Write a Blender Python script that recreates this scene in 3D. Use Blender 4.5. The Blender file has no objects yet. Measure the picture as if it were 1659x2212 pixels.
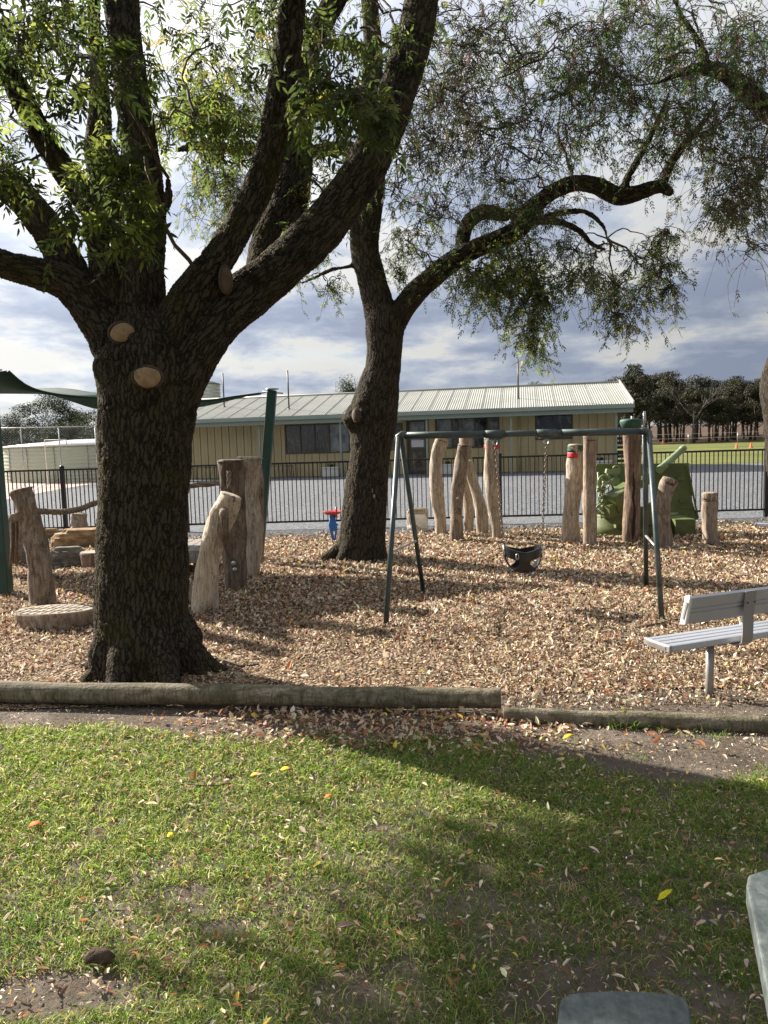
import bpy, math, random
import numpy as np
from mathutils import Vector, Matrix, Euler

R = math.radians
scene = bpy.context.scene
COL = scene.collection

# ------------------------------------------------------------------ camera
CAM_H = 1.75; PITCH = 5.4; ROLL = -1.7; FPX = 1597.6
cam_rot = Matrix.Rotation(R(90 - PITCH), 3, 'X') @ Matrix.Rotation(R(ROLL), 3, 'Z')
cd = bpy.data.cameras.new('camera'); cam = bpy.data.objects.new('camera', cd); COL.objects.link(cam)
cam.location = (0, 0, CAM_H); cam.rotation_euler = cam_rot.to_euler()
cd.sensor_fit = 'VERTICAL'; cd.sensor_height = 36; cd.sensor_width = 27; cd.lens = 26
cd.clip_start = .05; cd.clip_end = 5000
scene.camera = cam
scene.render.resolution_x = 768; scene.render.resolution_y = 1024

# ------------------------------------------------------------------ sky and sun
SUN_EL = 30.0
SUN_DIR = Vector((-.790 * math.cos(R(SUN_EL)), .613 * math.cos(R(SUN_EL)), math.sin(R(SUN_EL))))   # towards the sun
SUN_AZ = math.degrees(math.atan2(SUN_DIR.x, SUN_DIR.y))      # clockwise from +Y
world = bpy.data.worlds.new('World'); scene.world = world; world.use_nodes = True
wn = world.node_tree.nodes; wl = world.node_tree.links; wn.clear()
def W(t, **k):
    n = wn.new(t)
    for a, b in k.items(): setattr(n, a, b)
    return n
sky = W('ShaderNodeTexSky', sky_type='NISHITA', sun_disc=False, sun_elevation=R(SUN_EL), sun_rotation=R(SUN_AZ))
sky.air_density = 1.0; sky.dust_density = 1.0
tc = W('ShaderNodeTexCoord'); sep = W('ShaderNodeSeparateXYZ'); wl.new(tc.outputs['Generated'], sep.inputs[0])
def M(op, a, b=None, c=None, clamp=False):
    n = W('ShaderNodeMath', operation=op, use_clamp=clamp)
    for i, v in enumerate((a, b, c)):
        if v is None: continue
        if isinstance(v, (int, float)): n.inputs[i].default_value = v
        else: wl.new(v, n.inputs[i])
    return n.outputs[0]
zc = M('MAXIMUM', sep.outputs['Z'], 0.0)
cmb = W('ShaderNodeCombineXYZ'); wl.new(M('MULTIPLY', sep.outputs['X'], 1.0), cmb.inputs[0]); wl.new(sep.outputs['Y'], cmb.inputs[1]); wl.new(M('MULTIPLY', M('POWER', zc, .8), 2.7), cmb.inputs[2])
n1 = W('ShaderNodeTexNoise'); n1.inputs['Scale'].default_value = 2.5; n1.inputs['Detail'].default_value = 10
n1.inputs['Roughness'].default_value = .56; n1.inputs['Distortion'].default_value = .35
off = W('ShaderNodeVectorMath', operation='ADD'); off.inputs[1].default_value = (3.1, 7.7, 0)
wl.new(cmb.outputs[0], off.inputs[0]); wl.new(off.outputs[0], n1.inputs['Vector'])
n2 = W('ShaderNodeTexNoise'); n2.inputs['Scale'].default_value = 5.6; n2.inputs['Detail'].default_value = 9
n2.inputs['Roughness'].default_value = .57; n2.inputs['Distortion'].default_value = .12
off2 = W('ShaderNodeVectorMath', operation='ADD'); off2.inputs[1].default_value = (11.3, 2.2, 5)
wl.new(cmb.outputs[0], off2.inputs[0]); wl.new(off2.outputs[0], n2.inputs['Vector'])
# cloud cover
cov = W('ShaderNodeMapRange'); cov.inputs['From Min'].default_value = .40; cov.inputs['From Max'].default_value = .52
wl.new(n1.outputs['Fac'], cov.inputs['Value'])
# cloud brightness: thick parts grey-blue, thin parts white
shade = W('ShaderNodeValToRGB'); cr = shade.color_ramp
cr.elements[0].position = .41; cr.elements[0].color = (.44, .51, .69, 1)
cr.elements[1].position = .565; cr.elements[1].color = (1.0, .99, .96, 1)
e = cr.elements.new(.485); e.color = (.62, .69, .83, 1)
e = cr.elements.new(.52); e.color = (.78, .83, .92, 1)
wl.new(n2.outputs['Fac'], shade.inputs['Fac'])
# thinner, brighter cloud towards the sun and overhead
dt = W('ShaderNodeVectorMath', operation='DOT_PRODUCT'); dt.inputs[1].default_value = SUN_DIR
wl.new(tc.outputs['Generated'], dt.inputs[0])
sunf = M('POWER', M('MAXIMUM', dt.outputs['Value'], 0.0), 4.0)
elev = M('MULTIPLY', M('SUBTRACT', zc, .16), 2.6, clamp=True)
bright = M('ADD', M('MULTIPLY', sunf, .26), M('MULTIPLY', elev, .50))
wmix = W('ShaderNodeMix', data_type='RGBA'); wmix.inputs['B'].default_value = (1.0, 1.0, 1.02, 1)
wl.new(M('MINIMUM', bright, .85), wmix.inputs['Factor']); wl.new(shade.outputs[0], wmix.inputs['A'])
cl_scale = W('ShaderNodeVectorMath', operation='SCALE'); wl.new(wmix.outputs['Result'], cl_scale.inputs[0])
CLOUD = 5.2
away_dim = M('ADD', .38, M('MULTIPLY', M('POWER', M('MULTIPLY', M('ADD', dt.outputs['Value'], 1.0), .5), 1.6), 1.0))      # sky dimmed away from the sun to cut ambient fill
wl.new(M('MULTIPLY', M('MULTIPLY', M('ADD', bright, .82), CLOUD), away_dim), cl_scale.inputs['Scale'])
smix = W('ShaderNodeMix', data_type='RGBA')
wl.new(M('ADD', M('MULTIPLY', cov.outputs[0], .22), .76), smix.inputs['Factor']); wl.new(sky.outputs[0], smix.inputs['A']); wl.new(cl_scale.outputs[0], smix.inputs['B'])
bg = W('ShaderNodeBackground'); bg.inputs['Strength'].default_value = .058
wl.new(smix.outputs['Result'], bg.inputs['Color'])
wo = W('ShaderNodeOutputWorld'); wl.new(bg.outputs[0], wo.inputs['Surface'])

sd = bpy.data.lights.new('sun', 'SUN'); sd.energy = 5.0; sd.angle = R(.55); sd.color = (1.0, .93, .82)
sun = bpy.data.objects.new('sun', sd); COL.objects.link(sun)
sun.rotation_euler = (-SUN_DIR).to_track_quat('-Z', 'Y').to_euler(); sun.location = (-20, 14, 20)

vs = scene.view_settings
vs.view_transform = 'Standard'; vs.look = 'None'; vs.gamma = 1; vs.use_curve_mapping = False
vs.exposure = 1.45

# ------------------------------------------------------------------ geometry helpers
def ray(u, v): return cam_rot @ Vector(((u - 829.5) / FPX, -(v - 1106) / FPX, -1))
def G(u, v, z=0.0):
    d = ray(u, v); t = (z - CAM_H) / d.z
    return Vector((d.x * t, d.y * t, z))
def P(u, v, Y):
    d = ray(u, v); t = Y / d.y
    return Vector((d.x * t, Y, CAM_H + d.z * t))
def S(Y): return Y / FPX
def gz(x, y):
    "height of the terrain"
    y = np.asarray(y, dtype=float)
    a = np.clip((y - 15.5) / 14.5, 0, 1); a = a * a * (3 - 2 * a)
    b = np.clip((y - 30) / 90, 0, 1)
    c = np.clip((y - 128) / 220, 0, 1)
    return .28 * a + .2 * b + 5.0 * c

def mz(x, y):
    'gentle drifts in the bark bed'
    x = np.asarray(x, float); y = np.asarray(y, float)
    m = np.clip((y - 5.2) * 1.5, 0, 1) * np.clip((14.2 - y) * 1.0, 0, 1)
    return m * (.012 + .055 * (fbm(x * 1.5, y * 1.5, 71, 3) - .5) + .03 * (fbm(x * 5, y * 5, 73, 2) - .5) - .02 * np.exp(-((x - 1.45) / .7) ** 2 - ((y - 7.9) / .8) ** 2))
def vnoise(x, y, seed=0):
    "2-D value noise in 0..1"
    x = np.asarray(x, float); y = np.asarray(y, float)
    xi = np.floor(x).astype(np.int64); yi = np.floor(y).astype(np.int64)
    fx = x - xi; fy = y - yi; fx = fx * fx * (3 - 2 * fx); fy = fy * fy * (3 - 2 * fy)
    def h(a, b):
        n = (a * 374761393 + b * 668265263 + seed * 982451653) & 0x7fffffff
        n = ((n ^ (n >> 13)) * 1274126177) & 0x7fffffff
        n = (n ^ (n >> 16)) & 0xffff
        return n / 65535.0
    return (h(xi, yi) * (1 - fx) + h(xi + 1, yi) * fx) * (1 - fy) + (h(xi, yi + 1) * (1 - fx) + h(xi + 1, yi + 1) * fx) * fy
def fbm(x, y, seed=0, o=3):
    s = 0; a = 1; t = 0
    for i in range(o): s = s + a * vnoise(x * 2 ** i, y * 2 ** i, seed + i); t += a; a *= .5
    return s / t

BASE = {}
def meta(o, label=None, cat=None, group=None, kind=None):
    if label: o['label'] = label
    if cat: o['category'] = cat
    if group: o['group'] = group
    if kind: o['kind'] = kind
    return o
def thing(name, label, cat, loc, group=None):
    o = bpy.data.objects.new(name, None); COL.objects.link(o)
    o.location = loc; o.empty_display_size = .1; BASE[o.name] = Vector(loc)
    return meta(o, label, cat, group)
def link(name, me, mat, parent=None, loc=None):
    "mesh in world coordinates -> object; origin at the thing's base"
    if parent is not None: b = BASE[parent.name]
    else: b = Vector(loc) if loc is not None else Vector((0, 0, 0))
    me.transform(Matrix.Translation(-b))
    o = bpy.data.objects.new(name, me); COL.objects.link(o)
    if mat is not None:
        me.materials.clear()
        for m in (mat if isinstance(mat, (list, tuple)) else [mat]): me.materials.append(m)
    if parent is not None: o.parent = parent
    else: o.location = b
    BASE[o.name] = b
    return o

class MB:
    def __init__(s): s.v = []; s.f = []; s.m = []; s.sm = []
    def add(s, vs_, fs, mi=0, smooth=False):
        k = len(s.v); s.v += [tuple(p) for p in vs_]
        for f in fs: s.f.append([i + k for i in f]); s.m.append(mi); s.sm.append(smooth)
        return s
    def box(s, c, size, rot=None, mi=0, taper=1.0):
        c = Vector(c); x, y, z = (q / 2 for q in size); vs_ = []
        for sz in (-1, 1):
            t = taper if sz > 0 else 1
            for sx, sy in ((-1, -1), (1, -1), (1, 1), (-1, 1)):
                p = Vector((sx * x * t, sy * y * t, sz * z))
                if rot is not None: p = rot @ p
                vs_.append(c + p)
        return s.add(vs_, [(3, 2, 1, 0), (4, 5, 6, 7), (0, 1, 5, 4), (1, 2, 6, 5), (2, 3, 7, 6), (3, 0, 4, 7)], mi)
    def bar(s, a, b, w, h=None, mi=0, up=(0, 0, 1)):
        a = Vector(a); b = Vector(b); d = b - a; L = d.length
        z = d.normalized(); x = Vector(up).cross(z)
        if x.length < 1e-3: x = Vector((1, 0, 0))
        x.normalize(); y = z.cross(x)
        return s.box((a + b) / 2, (w, h or w, L), Matrix((x, y, z)).transposed(), mi)
    def tube(s, pts, rad, n=10, mi=0, cap=True, smooth=True, rough=0, seed=0, ell=None):
        pts = [Vector(p) for p in pts]; k = len(pts)
        if isinstance(rad, (int, float)): rad = [rad] * k
        T = []
        for i in range(k):
            d = pts[min(i + 1, k - 1)] - pts[max(i - 1, 0)]; T.append(d.normalized())
        N = T[0].orthogonal().normalized()
        if abs(T[0].z) > .6:
            N = Vector((1, 0, 0)); N = (N - T[0] * N.dot(T[0])).normalized()
        vs_ = []; rr = random.Random(seed)
        ph = [rr.uniform(0, 6.28) for _ in range(6)]
        for i in range(k):
            if i: N = (N - T[i] * N.dot(T[i])).normalized()
            B = T[i].cross(N)
            for j in range(n):
                a = 2 * math.pi * j / n; r = rad[i]
                if rough:
                    r *= 1 + rough * (math.sin(2 * a + ph[0] + i * .35) + .6 * math.sin(3 * a + ph[1] - i * .5) + .5 * math.sin(5 * a + ph[2] + i * .9)) * .5
                ca, sa = math.cos(a), math.sin(a)
                if ell: sa *= ell
                vs_.append(pts[i] + (N * ca + B * sa) * r)
        fs = [(i * n + j, i * n + (j + 1) % n, (i + 1) * n + (j + 1) % n, (i + 1) * n + j) for i in range(k - 1) for j in range(n)]
        s.add(vs_, fs, mi, smooth)
        if cap:
            b = len(s.v) - k * n
            s.f.append([b + j for j in reversed(range(n))]); s.m.append(mi); s.sm.append(False)
            s.f.append([b + (k - 1) * n + j for j in range(n)]); s.m.append(mi); s.sm.append(False)
        return s
    def prism(s, poly, a, b, mi=0):
        "poly: 3-D outline at one face, a -> b extrusion vector"
        n = len(poly); e_ = Vector(b) - Vector(a); p0 = [Vector(p) for p in poly]; p1 = [p + e_ for p in p0]
        fs = [tuple(reversed(range(n))), tuple(range(n, 2 * n))] + [(i, (i + 1) % n, n + (i + 1) % n, n + i) for i in range(n)]
        return s.add(p0 + p1, fs, mi)
    def lathe(s, c, prof, n=20, mi=0, ax=1.0, ay=1.0, smooth=True, rot=None, wob=0, seed=0):
        c = Vector(c); vs_ = []; rr = random.Random(seed); ph = [rr.uniform(0, 6.28) for _ in range(4)]
        for r, z in prof:
            for j in range(n):
                a = 2 * math.pi * j / n
                q = 1 + wob * (math.sin(2 * a + ph[0]) + math.sin(3 * a + ph[1]) * .7 + math.sin(7 * a + ph[2]) * .3)
                p = Vector((r * q * ax * math.cos(a), r * q * ay * math.sin(a), z))
                if rot is not None: p = rot @ p
                vs_.append(c + p)
        k = len(prof)
        fs = [(i * n + j, i * n + (j + 1) % n, (i + 1) * n + (j + 1) % n, (i + 1) * n + j) for i in range(k - 1) for j in range(n)]
        s.add(vs_, fs, mi, smooth); b = len(s.v) - k * n
        s.f.append([b + j for j in reversed(range(n))]); s.m.append(mi); s.sm.append(False)
        s.f.append([b + (k - 1) * n + j for j in range(n)]); s.m.append(mi); s.sm.append(False)
        return s
    def mesh(s, name):
        me = bpy.data.meshes.new(name); me.from_pydata(s.v, [], s.f)
        me.polygons.foreach_set('material_index', s.m); me.polygons.foreach_set('use_smooth', s.sm)
        me.update(); return me
    def obj(s, name, mat, parent=None, loc=None): return link(name, s.mesh(name), mat, parent, loc)
def bevel(o, w=.004, seg=2, ang=30):
    m = o.modifiers.new('bevel', 'BEVEL'); m.width = w; m.segments = seg; m.limit_method = 'ANGLE'; m.angle_limit = R(ang)
    return o

def fast_mesh(name, V, F, col=None, smooth=False):
    "V (n,3), F (m,k) of equal polygons"
    V = np.ascontiguousarray(V, np.float32); F = np.ascontiguousarray(F, np.int32); m, k = F.shape
    me = bpy.data.meshes.new(name)
    me.vertices.add(len(V)); me.vertices.foreach_set('co', V.ravel())
    me.loops.add(m * k); me.loops.foreach_set('vertex_index', F.ravel())
    me.polygons.add(m); me.polygons.foreach_set('loop_start', np.arange(0, m * k, k, dtype=np.int32))
    if smooth: me.polygons.foreach_set('use_smooth', np.ones(m, bool))
    if col is not None:
        at = me.color_attributes.new('col', 'FLOAT_COLOR', 'POINT')
        c = np.ones((len(V), 4), np.float32); c[:, :3] = col; at.data.foreach_set('color', c.ravel())
    me.update(calc_edges=True); me.validate() if False else None
    return me
def unit(a): return a / np.maximum(np.linalg.norm(a, axis=-1, keepdims=True), 1e-9)
def leaf_geo(p, d, n, L, Wd, col, curl=.15, six=False):
    "leaf blades: p base (N,3), d direction, n normal; returns V,F,C"
    d = unit(d); n = unit(n - d * np.sum(n * d, -1, keepdims=True)); s = np.cross(d, n)
    L = np.broadcast_to(np.asarray(L, float).reshape(-1, 1), (len(p), 1)); Wd = np.broadcast_to(np.asarray(Wd, float).reshape(-1, 1), (len(p), 1))
    if six:
        V = np.stack([p, p + d * L * .3 + s * Wd * .5 + n * L * curl * .6, p + d * L * .68 + s * Wd * .38 + n * L * curl * .5,
                      p + d * L - n * L * curl * .6, p + d * L * .68 - s * Wd * .38 + n * L * curl * .5, p + d * L * .3 - s * Wd * .5 + n * L * curl * .6,
                      ], 1)
        k = 6; f = np.array([[0, 1, 2, 3], [0, 3, 4, 5]])
    else:
        V = np.stack([p, p + d * L * .45 + s * Wd * .5 + n * L * curl, p + d * L, p + d * L * .45 - s * Wd * .5 + n * L * curl], 1)
        k = 4; f = np.array([[0, 1, 2, 3]])
    N = len(p); F = (np.arange(N)[:, None, None] * k + f[None]).reshape(-1, 4)
    return V.reshape(-1, 3), F, np.repeat(col, k, axis=0)
def merge(parts):
    V = []; F = []; C = []; o = 0
    for v, f, c in parts: V.append(v); F.append(f + o); C.append(c); o += len(v)
    return np.concatenate(V), np.concatenate(F), np.concatenate(C)
def pick(rng, pal, w, n, var=.15):
    pal = np.array(pal, float); w = np.array(w, float); w /= w.sum()
    c = pal[rng.choice(len(pal), n, p=w)]
    return np.clip(c * (1 + rng.normal(0, var, (n, 1))) * (1 + rng.normal(0, var * .35, (n, 3))), .005, .9)

# ------------------------------------------------------------------ materials
class NT:
    def __init__(s, name):
        s.m = bpy.data.materials.new(name); s.m.use_nodes = True; s.n = s.m.node_tree.nodes; s.l = s.m.node_tree.links
        s.b = s.n['Principled BSDF']; s.out = s.n['Material Output']
    def node(s, t, inp=None, **k):
        n = s.n.new(t)
        for a, b in k.items(): setattr(n, a, b)
        for a, b in (inp or {}).items(): s.set(n, a, b)
        return n
    def set(s, n, a, b):
        if isinstance(b, bpy.types.NodeSocket): s.l.new(b, n.inputs[a])
        else: n.inputs[a].default_value = b
    def coord(s, scale=(1, 1, 1), src='Object', attr=None):
        if attr: o = s.node('ShaderNodeAttribute', attribute_name=attr).outputs['Vector']
        elif src == 'World': o = s.node('ShaderNodeNewGeometry').outputs['Position']
        else: o = s.node('ShaderNodeTexCoord').outputs[src]
        return s.node('ShaderNodeMapping', {'Vector': o, 'Scale': scale}).outputs[0]
    def noise(s, vec, scale, detail=5, rough=.55, dist=0):
        return s.node('ShaderNodeTexNoise', {'Vector': vec, 'Scale': scale, 'Detail': detail, 'Roughness': rough, 'Distortion': dist}).outputs['Fac']
    def ramp(s, fac, stops):
        n = s.node('ShaderNodeValToRGB', {'Fac': fac}); cr = n.color_ramp
        while len(cr.elements) > 1: cr.elements.remove(cr.elements[-1])
        cr.elements[0].position = stops[0][0]; cr.elements[0].color = (*stops[0][1], 1)
        for p, c in stops[1:]: cr.elements.new(p).color = (*c, 1)
        return n.outputs['Color']
    def mix(s, f, a, b, mode='MIX'):
        n = s.node('ShaderNodeMix', data_type='RGBA', blend_type=mode)
        s.set(n, 'Factor', f)
        for k, q in (('A', a), ('B', b)):
            if isinstance(q, tuple): n.inputs[k].default_value = (*q, 1)
            else: s.l.new(q, n.inputs[k])
        return n.outputs['Result']
    def math(s, op, a, b=0.0, clamp=False):
        n = s.node('ShaderNodeMath', operation=op, use_clamp=clamp); s.set(n, 0, a); s.set(n, 1, b); return n.outputs[0]
    def rng(s, v, a, b, c=0., d=1.):
        return s.node('ShaderNodeMapRange', {'Value': v, 'From Min': a, 'From Max': b, 'To Min': c, 'To Max': d}).outputs[0]
    def bump(s, h, strength=.5, dist=.01):
        n = s.node('ShaderNodeBump', {'Height': h, 'Strength': strength, 'Distance': dist}); s.l.new(n.outputs[0], s.b.inputs['Normal']); return n
    def fin(s, col=None, rough=.8, metal=0., spec=None):
        if col is not None:
            if isinstance(col, tuple): s.b.inputs['Base Color'].default_value = (*col, 1)
            else: s.l.new(col, s.b.inputs['Base Color'])
        s.set(s.b, 'Roughness', rough); s.b.inputs['Metallic'].default_value = metal
        if spec is not None: s.b.inputs['Specular IOR Level'].default_value = spec
        return s.m

def m_paint(name, c, rough=.5, metal=0., var=.25, scale=6, bump=.1, dirt=None):
    t = NT(name); v = t.coord(); n = t.noise(v, scale, 6); d = tuple(x * (1 - var) for x in c); e_ = tuple(min(1, x * (1 + var * .6)) for x in c)
    col = t.ramp(n, [(.3, d), (.5, c), (.75, e_)])
    if dirt:
        n2_ = t.noise(v, scale * .45, 8, .7); col = t.mix(t.rng(n2_, .52, .72), col, dirt)
    if bump: t.bump(t.noise(v, scale * 14, 4), bump, .003)
    return t.fin(col, t.rng(n, .2, .8, max(.05, rough - .1), min(1, rough + .12)), metal)

def m_wood(name, tones, scale=1.0, grain=(14, 14, 1.6), crack=.6, rough=.85):
    t = NT(name); v = t.coord(grain); big = t.coord((1.3, 1.3, .7))
    n = t.noise(v, 1.0 * scale, 8, .62, 1.6); n2_ = t.noise(big, 5.0, 8, .68, 1.2)
    c1 = t.ramp(n, [(.28, tones[0]), (.48, tones[1]), (.7, tones[2])])
    c2 = t.mix(t.rng(n2_, .47, .60, 0, .85), c1, tones[3])
    c2 = t.mix(t.rng(t.noise(t.coord((1, 1, .6)), 13, 6, .7, 2.5), .52, .62, 0, .35), c2, tuple(x * .55 for x in tones[1]))
    fine = t.noise(t.coord((60, 60, 5)), 1, 4)
    c3 = t.mix(t.rng(fine, .25, .45, crack * .8, 0), c2, tuple(x * .35 for x in tones[0]))
    ck = t.noise(t.coord((22, 22, .9)), 1, 5, .6, .6); c3 = t.mix(t.rng(t.math('ABSOLUTE', t.math('SUBTRACT', ck, .5)), .004, .022, .75, 0), c3, (.045, .03, .02))
    knots = t.node('ShaderNodeTexVoronoi', {'Vector': t.coord((1, 1, .6)), 'Scale': 4.5, 'Randomness': 1.0}).outputs['Distance']
    c4 = t.mix(t.rng(knots, .04, .10, .7, 0), c3, (.07, .04, .025))
    h = t.math('ADD', t.math('MULTIPLY', n, 1.0), t.math('MULTIPLY', fine, .6))
    t.bump(h, .8, .012)
    return t.fin(c4, rough, spec=.25)

def m_leaf(name, trans=.45, rough=.55, spec=.18):
    t = NT(name); a = t.node('ShaderNodeVertexColor', layer_name='col').outputs['Color']
    t.fin(a, rough, spec=spec)
    tr = t.node('ShaderNodeBsdfTranslucent')
    hs = t.node('ShaderNodeHueSaturation', {'Hue': .483, 'Saturation': 1.0, 'Value': 1.8, 'Color': a})
    t.l.new(hs.outputs[0], tr.inputs['Color'])
    mx = t.node('ShaderNodeMixShader'); mx.inputs[0].default_value = trans
    t.l.new(t.b.outputs[0], mx.inputs[1]); t.l.new(tr.outputs[0], mx.inputs[2]); t.l.new(mx.outputs[0], t.out.inputs['Surface'])
    return t.m

def m_bark(name, disp=.02, cols=((.010, .008, .0065), (.036, .029, .022), (.075, .062, .047)), moss=(.060, .052, .014), mossamt=.5, scale=31):
    t = NT(name); at = t.node('ShaderNodeAttribute', attribute_name='bark').outputs['Vector']
    nd = t.node('ShaderNodeTexNoise', {'Vector': at, 'Scale': 13.0, 'Detail': 5.0, 'Roughness': .6}).outputs['Color']
    sc = t.node('ShaderNodeVectorMath', operation='SCALE'); t.l.new(nd, sc.inputs[0]); sc.inputs['Scale'].default_value = .075
    ad = t.node('ShaderNodeVectorMath', operation='ADD'); t.l.new(at, ad.inputs[0]); t.l.new(sc.outputs[0], ad.inputs[1])
    mp = t.node('ShaderNodeMapping', {'Vector': ad.outputs[0], 'Scale': (1, 1, .155)}).outputs[0]
    vo = t.node('ShaderNodeTexVoronoi', {'Vector': mp, 'Scale': float(scale)}, feature='DISTANCE_TO_EDGE').outputs['Distance']
    vo2 = t.node('ShaderNodeTexVoronoi', {'Vector': t.node('ShaderNodeMapping', {'Vector': ad.outputs[0], 'Scale': (1, 1, .6)}).outputs[0], 'Scale': scale * 2.1}, feature='DISTANCE_TO_EDGE').outputs['Distance']
    ridge = t.rng(vo, .015, .17); r2 = t.rng(vo2, 0., .2)
    fn = t.noise(at, 60, 5, .65)
    h = t.math('ADD', t.math('ADD', t.math('MULTIPLY', t.math('MULTIPLY', ridge, t.rng(t.noise(at, 6, 4), .3, .7, .45, 1.25)), .62), t.math('ADD', t.math('MULTIPLY', r2, .26), t.math('MULTIPLY', t.noise(at, 4.5, 3), 1.1))), t.math('MULTIPLY', fn, .2))
    col = t.ramp(t.math('MULTIPLY', t.math('ADD', ridge, fn), .5), [(.12, cols[0]), (.45, cols[1]), (.8, cols[2])])
    mn = t.noise(at, 3.2, 7, .65, .5)
    col = t.mix(t.math('MULTIPLY', t.rng(mn, .48, .66), mossamt), col, moss)
    col = t.mix(t.rng(t.noise(at, 17, 5, .7), .64, .72, 0, .45), col, (.14, .13, .105))
    dn = t.noise(at, 2.1, 6, .7)
    col = t.mix(t.rng(dn, .58, .66, 0, .7), col, tuple(x * .9 for x in cols[0]))
    dp = t.node('ShaderNodeDisplacement', {'Height': h, 'Midlevel': 1.1, 'Scale': disp})
    t.l.new(dp.outputs[0], t.out.inputs['Displacement']); t.m.displacement_method = 'BOTH'
    return t.fin(col, .92, spec=.15)

MAT = {}
MAT['wood_pale'] = m_wood('weathered_pale_log', ((.28, .215, .155), (.46, .375, .285), (.64, .555, .45), (.31, .265, .215)))
MAT['wood_tan'] = m_wood('tan_debarked_log', ((.20, .15, .11), (.36, .285, .215), (.54, .455, .36), (.25, .18, .13)))
MAT['wood_grey'] = m_wood('grey_weathered_log', ((.17, .125, .09), (.28, .225, .175), (.42, .36, .29), (.14, .095, .065)))
MAT['wood_red'] = m_wood('red_brown_log', ((.12, .08, .055), (.23, .16, .115), (.38, .29, .22), (.13, .08, .055)))
MAT['wood_dark'] = m_wood('dark_weathered_log', ((.085, .062, .045), (.17, .13, .10), (.32, .26, .20), (.08, .05, .038)))
MAT['wood_bleached'] = m_wood('bleached_smooth_log', ((.38, .30, .21), (.56, .47, .355), (.70, .62, .50), (.45, .37, .28)))
MAT['wood_end'] = m_wood('log_end_grain', ((.26, .20, .15), (.42, .35, .27), (.52, .45, .36), (.30, .25, .2)), grain=(20, 20, 20))
MAT['edging'] = m_wood('treated_edging_log', ((.09, .072, .045), (.19, .16, .11), (.33, .29, .215), (.09, .085, .045)), grain=(1.6, 14, 14))
MAT['deckwood'] = m_wood('deck_boards', ((.16, .14, .12), (.30, .27, .24), (.42, .39, .35), (.22, .19, .17)), grain=(2, 12, 12))
MAT['bark'] = m_bark('fissured_ash_bark')
MAT['bark2'] = m_bark('fissured_ash_bark_far', .017, scale=27, mossamt=.35)
MAT['twig'] = m_paint('twig_bark', (.075, .055, .04), .9, var=.35, scale=8, bump=0)
MAT['leaf'] = m_leaf('ash_leaf', .55)
MAT['leaf_far'] = m_leaf('gum_leaf', .15, .6)
MAT['litter'] = m_leaf('fallen_leaf_litter', .18, .75, .2)
MAT['grass'] = m_leaf('grass_blade', .42, .5, .3)
MAT['green_steel'] = m_paint('dark_green_powder_coat', (.012, .055, .045), .38, var=.3, scale=3)
MAT['swing_steel'] = m_paint('green_grey_galvanised_pipe', (.06, .08, .082), .42, .35, var=.35, scale=9, dirt=(.16, .15, .13))
MAT['galv'] = m_paint('galvanised_steel', (.45, .46, .46), .38, .8, var=.2)
MAT['chain'] = m_paint('rusty_chain', (.17, .14, .115), .5, .7, var=.4, scale=40)
MAT['black_steel'] = m_paint('black_powder_coat', (.010, .009, .012), .4, var=.2)
MAT['alu'] = m_paint('aluminium_plank', (.52, .54, .58), .36, .55, var=.06, scale=2, bump=.03)
MAT['alu_dull'] = m_paint('dull_grey_strap', (.33, .31, .30), .5, .4, var=.1, scale=5)
MAT['gun'] = m_paint('olive_green_gun_paint', (.115, .145, .045), .5, var=.3, scale=5, dirt=(.07, .085, .03))
MAT['gun_pale'] = m_paint('pale_green_gun_paint', (.21, .27, .14), .45, var=.2, scale=5)
MAT['rubber'] = m_paint('black_rubber', (.012, .012, .013), .35, var=.3)
MAT['tank'] = m_paint('pale_green_tank_steel', (.36, .42, .32), .45, .1, var=.08, scale=1.5, bump=0)
MAT['tank_roof'] = m_paint('zinc_tank_roof', (.62, .62, .60), .33, .5, var=.1, scale=1.5, bump=0)
MAT['wall'] = m_paint('cream_yellow_cladding', (.47, .385, .205), .5, var=.10, scale=1.5, bump=0, dirt=(.40, .325, .17))
MAT['roofm'] = m_paint('pale_grey_roof_steel', (.35, .35, .305), .55, .05, var=.12, scale=.9, bump=0, dirt=(.27, .27, .24))
MAT['trim'] = m_paint('pale_green_trim', (.26, .31, .27), .5, var=.1, scale=1, bump=0)
MAT['frame'] = m_paint('brown_window_frame', (.075, .055, .035), .5, var=.2)
MAT['white'] = m_paint('white_paint', (.68, .67, .63), .6, var=.12, scale=5, dirt=(.45, .42, .36))
MAT['paper'] = m_paint('white_paper', (.7, .7, .7), .8, var=.05)
MAT['yellow'] = m_paint('yellow_paper', (.75, .62, .06), .8, var=.1)
MAT['orange'] = m_paint('orange_cone', (.8, .13, .04), .6, var=.1)
MAT['green_top'] = m_paint('green_painted_wood', (.018, .075, .055), .6, var=.3, scale=15, dirt=(.10, .13, .09))
MAT['red_band'] = m_paint('red_painted_band', (.45, .02, .03), .6, var=.25, scale=15)
MAT['blue'] = m_paint('blue_painted_steel', (.03, .16, .50), .4, var=.15)
MAT['red'] = m_paint('red_plastic', (.45, .03, .03), .4, var=.2)
MAT['groove'] = m_paint('dark_groove', (.10, .035, .02), .9, var=.2)
MAT['grey_concrete'] = m_paint('concrete', (.33, .32, .30), .9, var=.2, scale=10)
t = NT('shade_sail_cloth'); v = t.coord((1, 1, 1)); t.fin(t.ramp(t.noise(v, 3), [(.3, (.012, .04, .035)), (.7, (.022, .06, .05))]), .7)
tr = t.node('ShaderNodeBsdfTranslucent'); tr.inputs[0].default_value = (.03, .14, .12, 1); mx = t.node('ShaderNodeMixShader'); mx.inputs[0].default_value = .35
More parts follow.
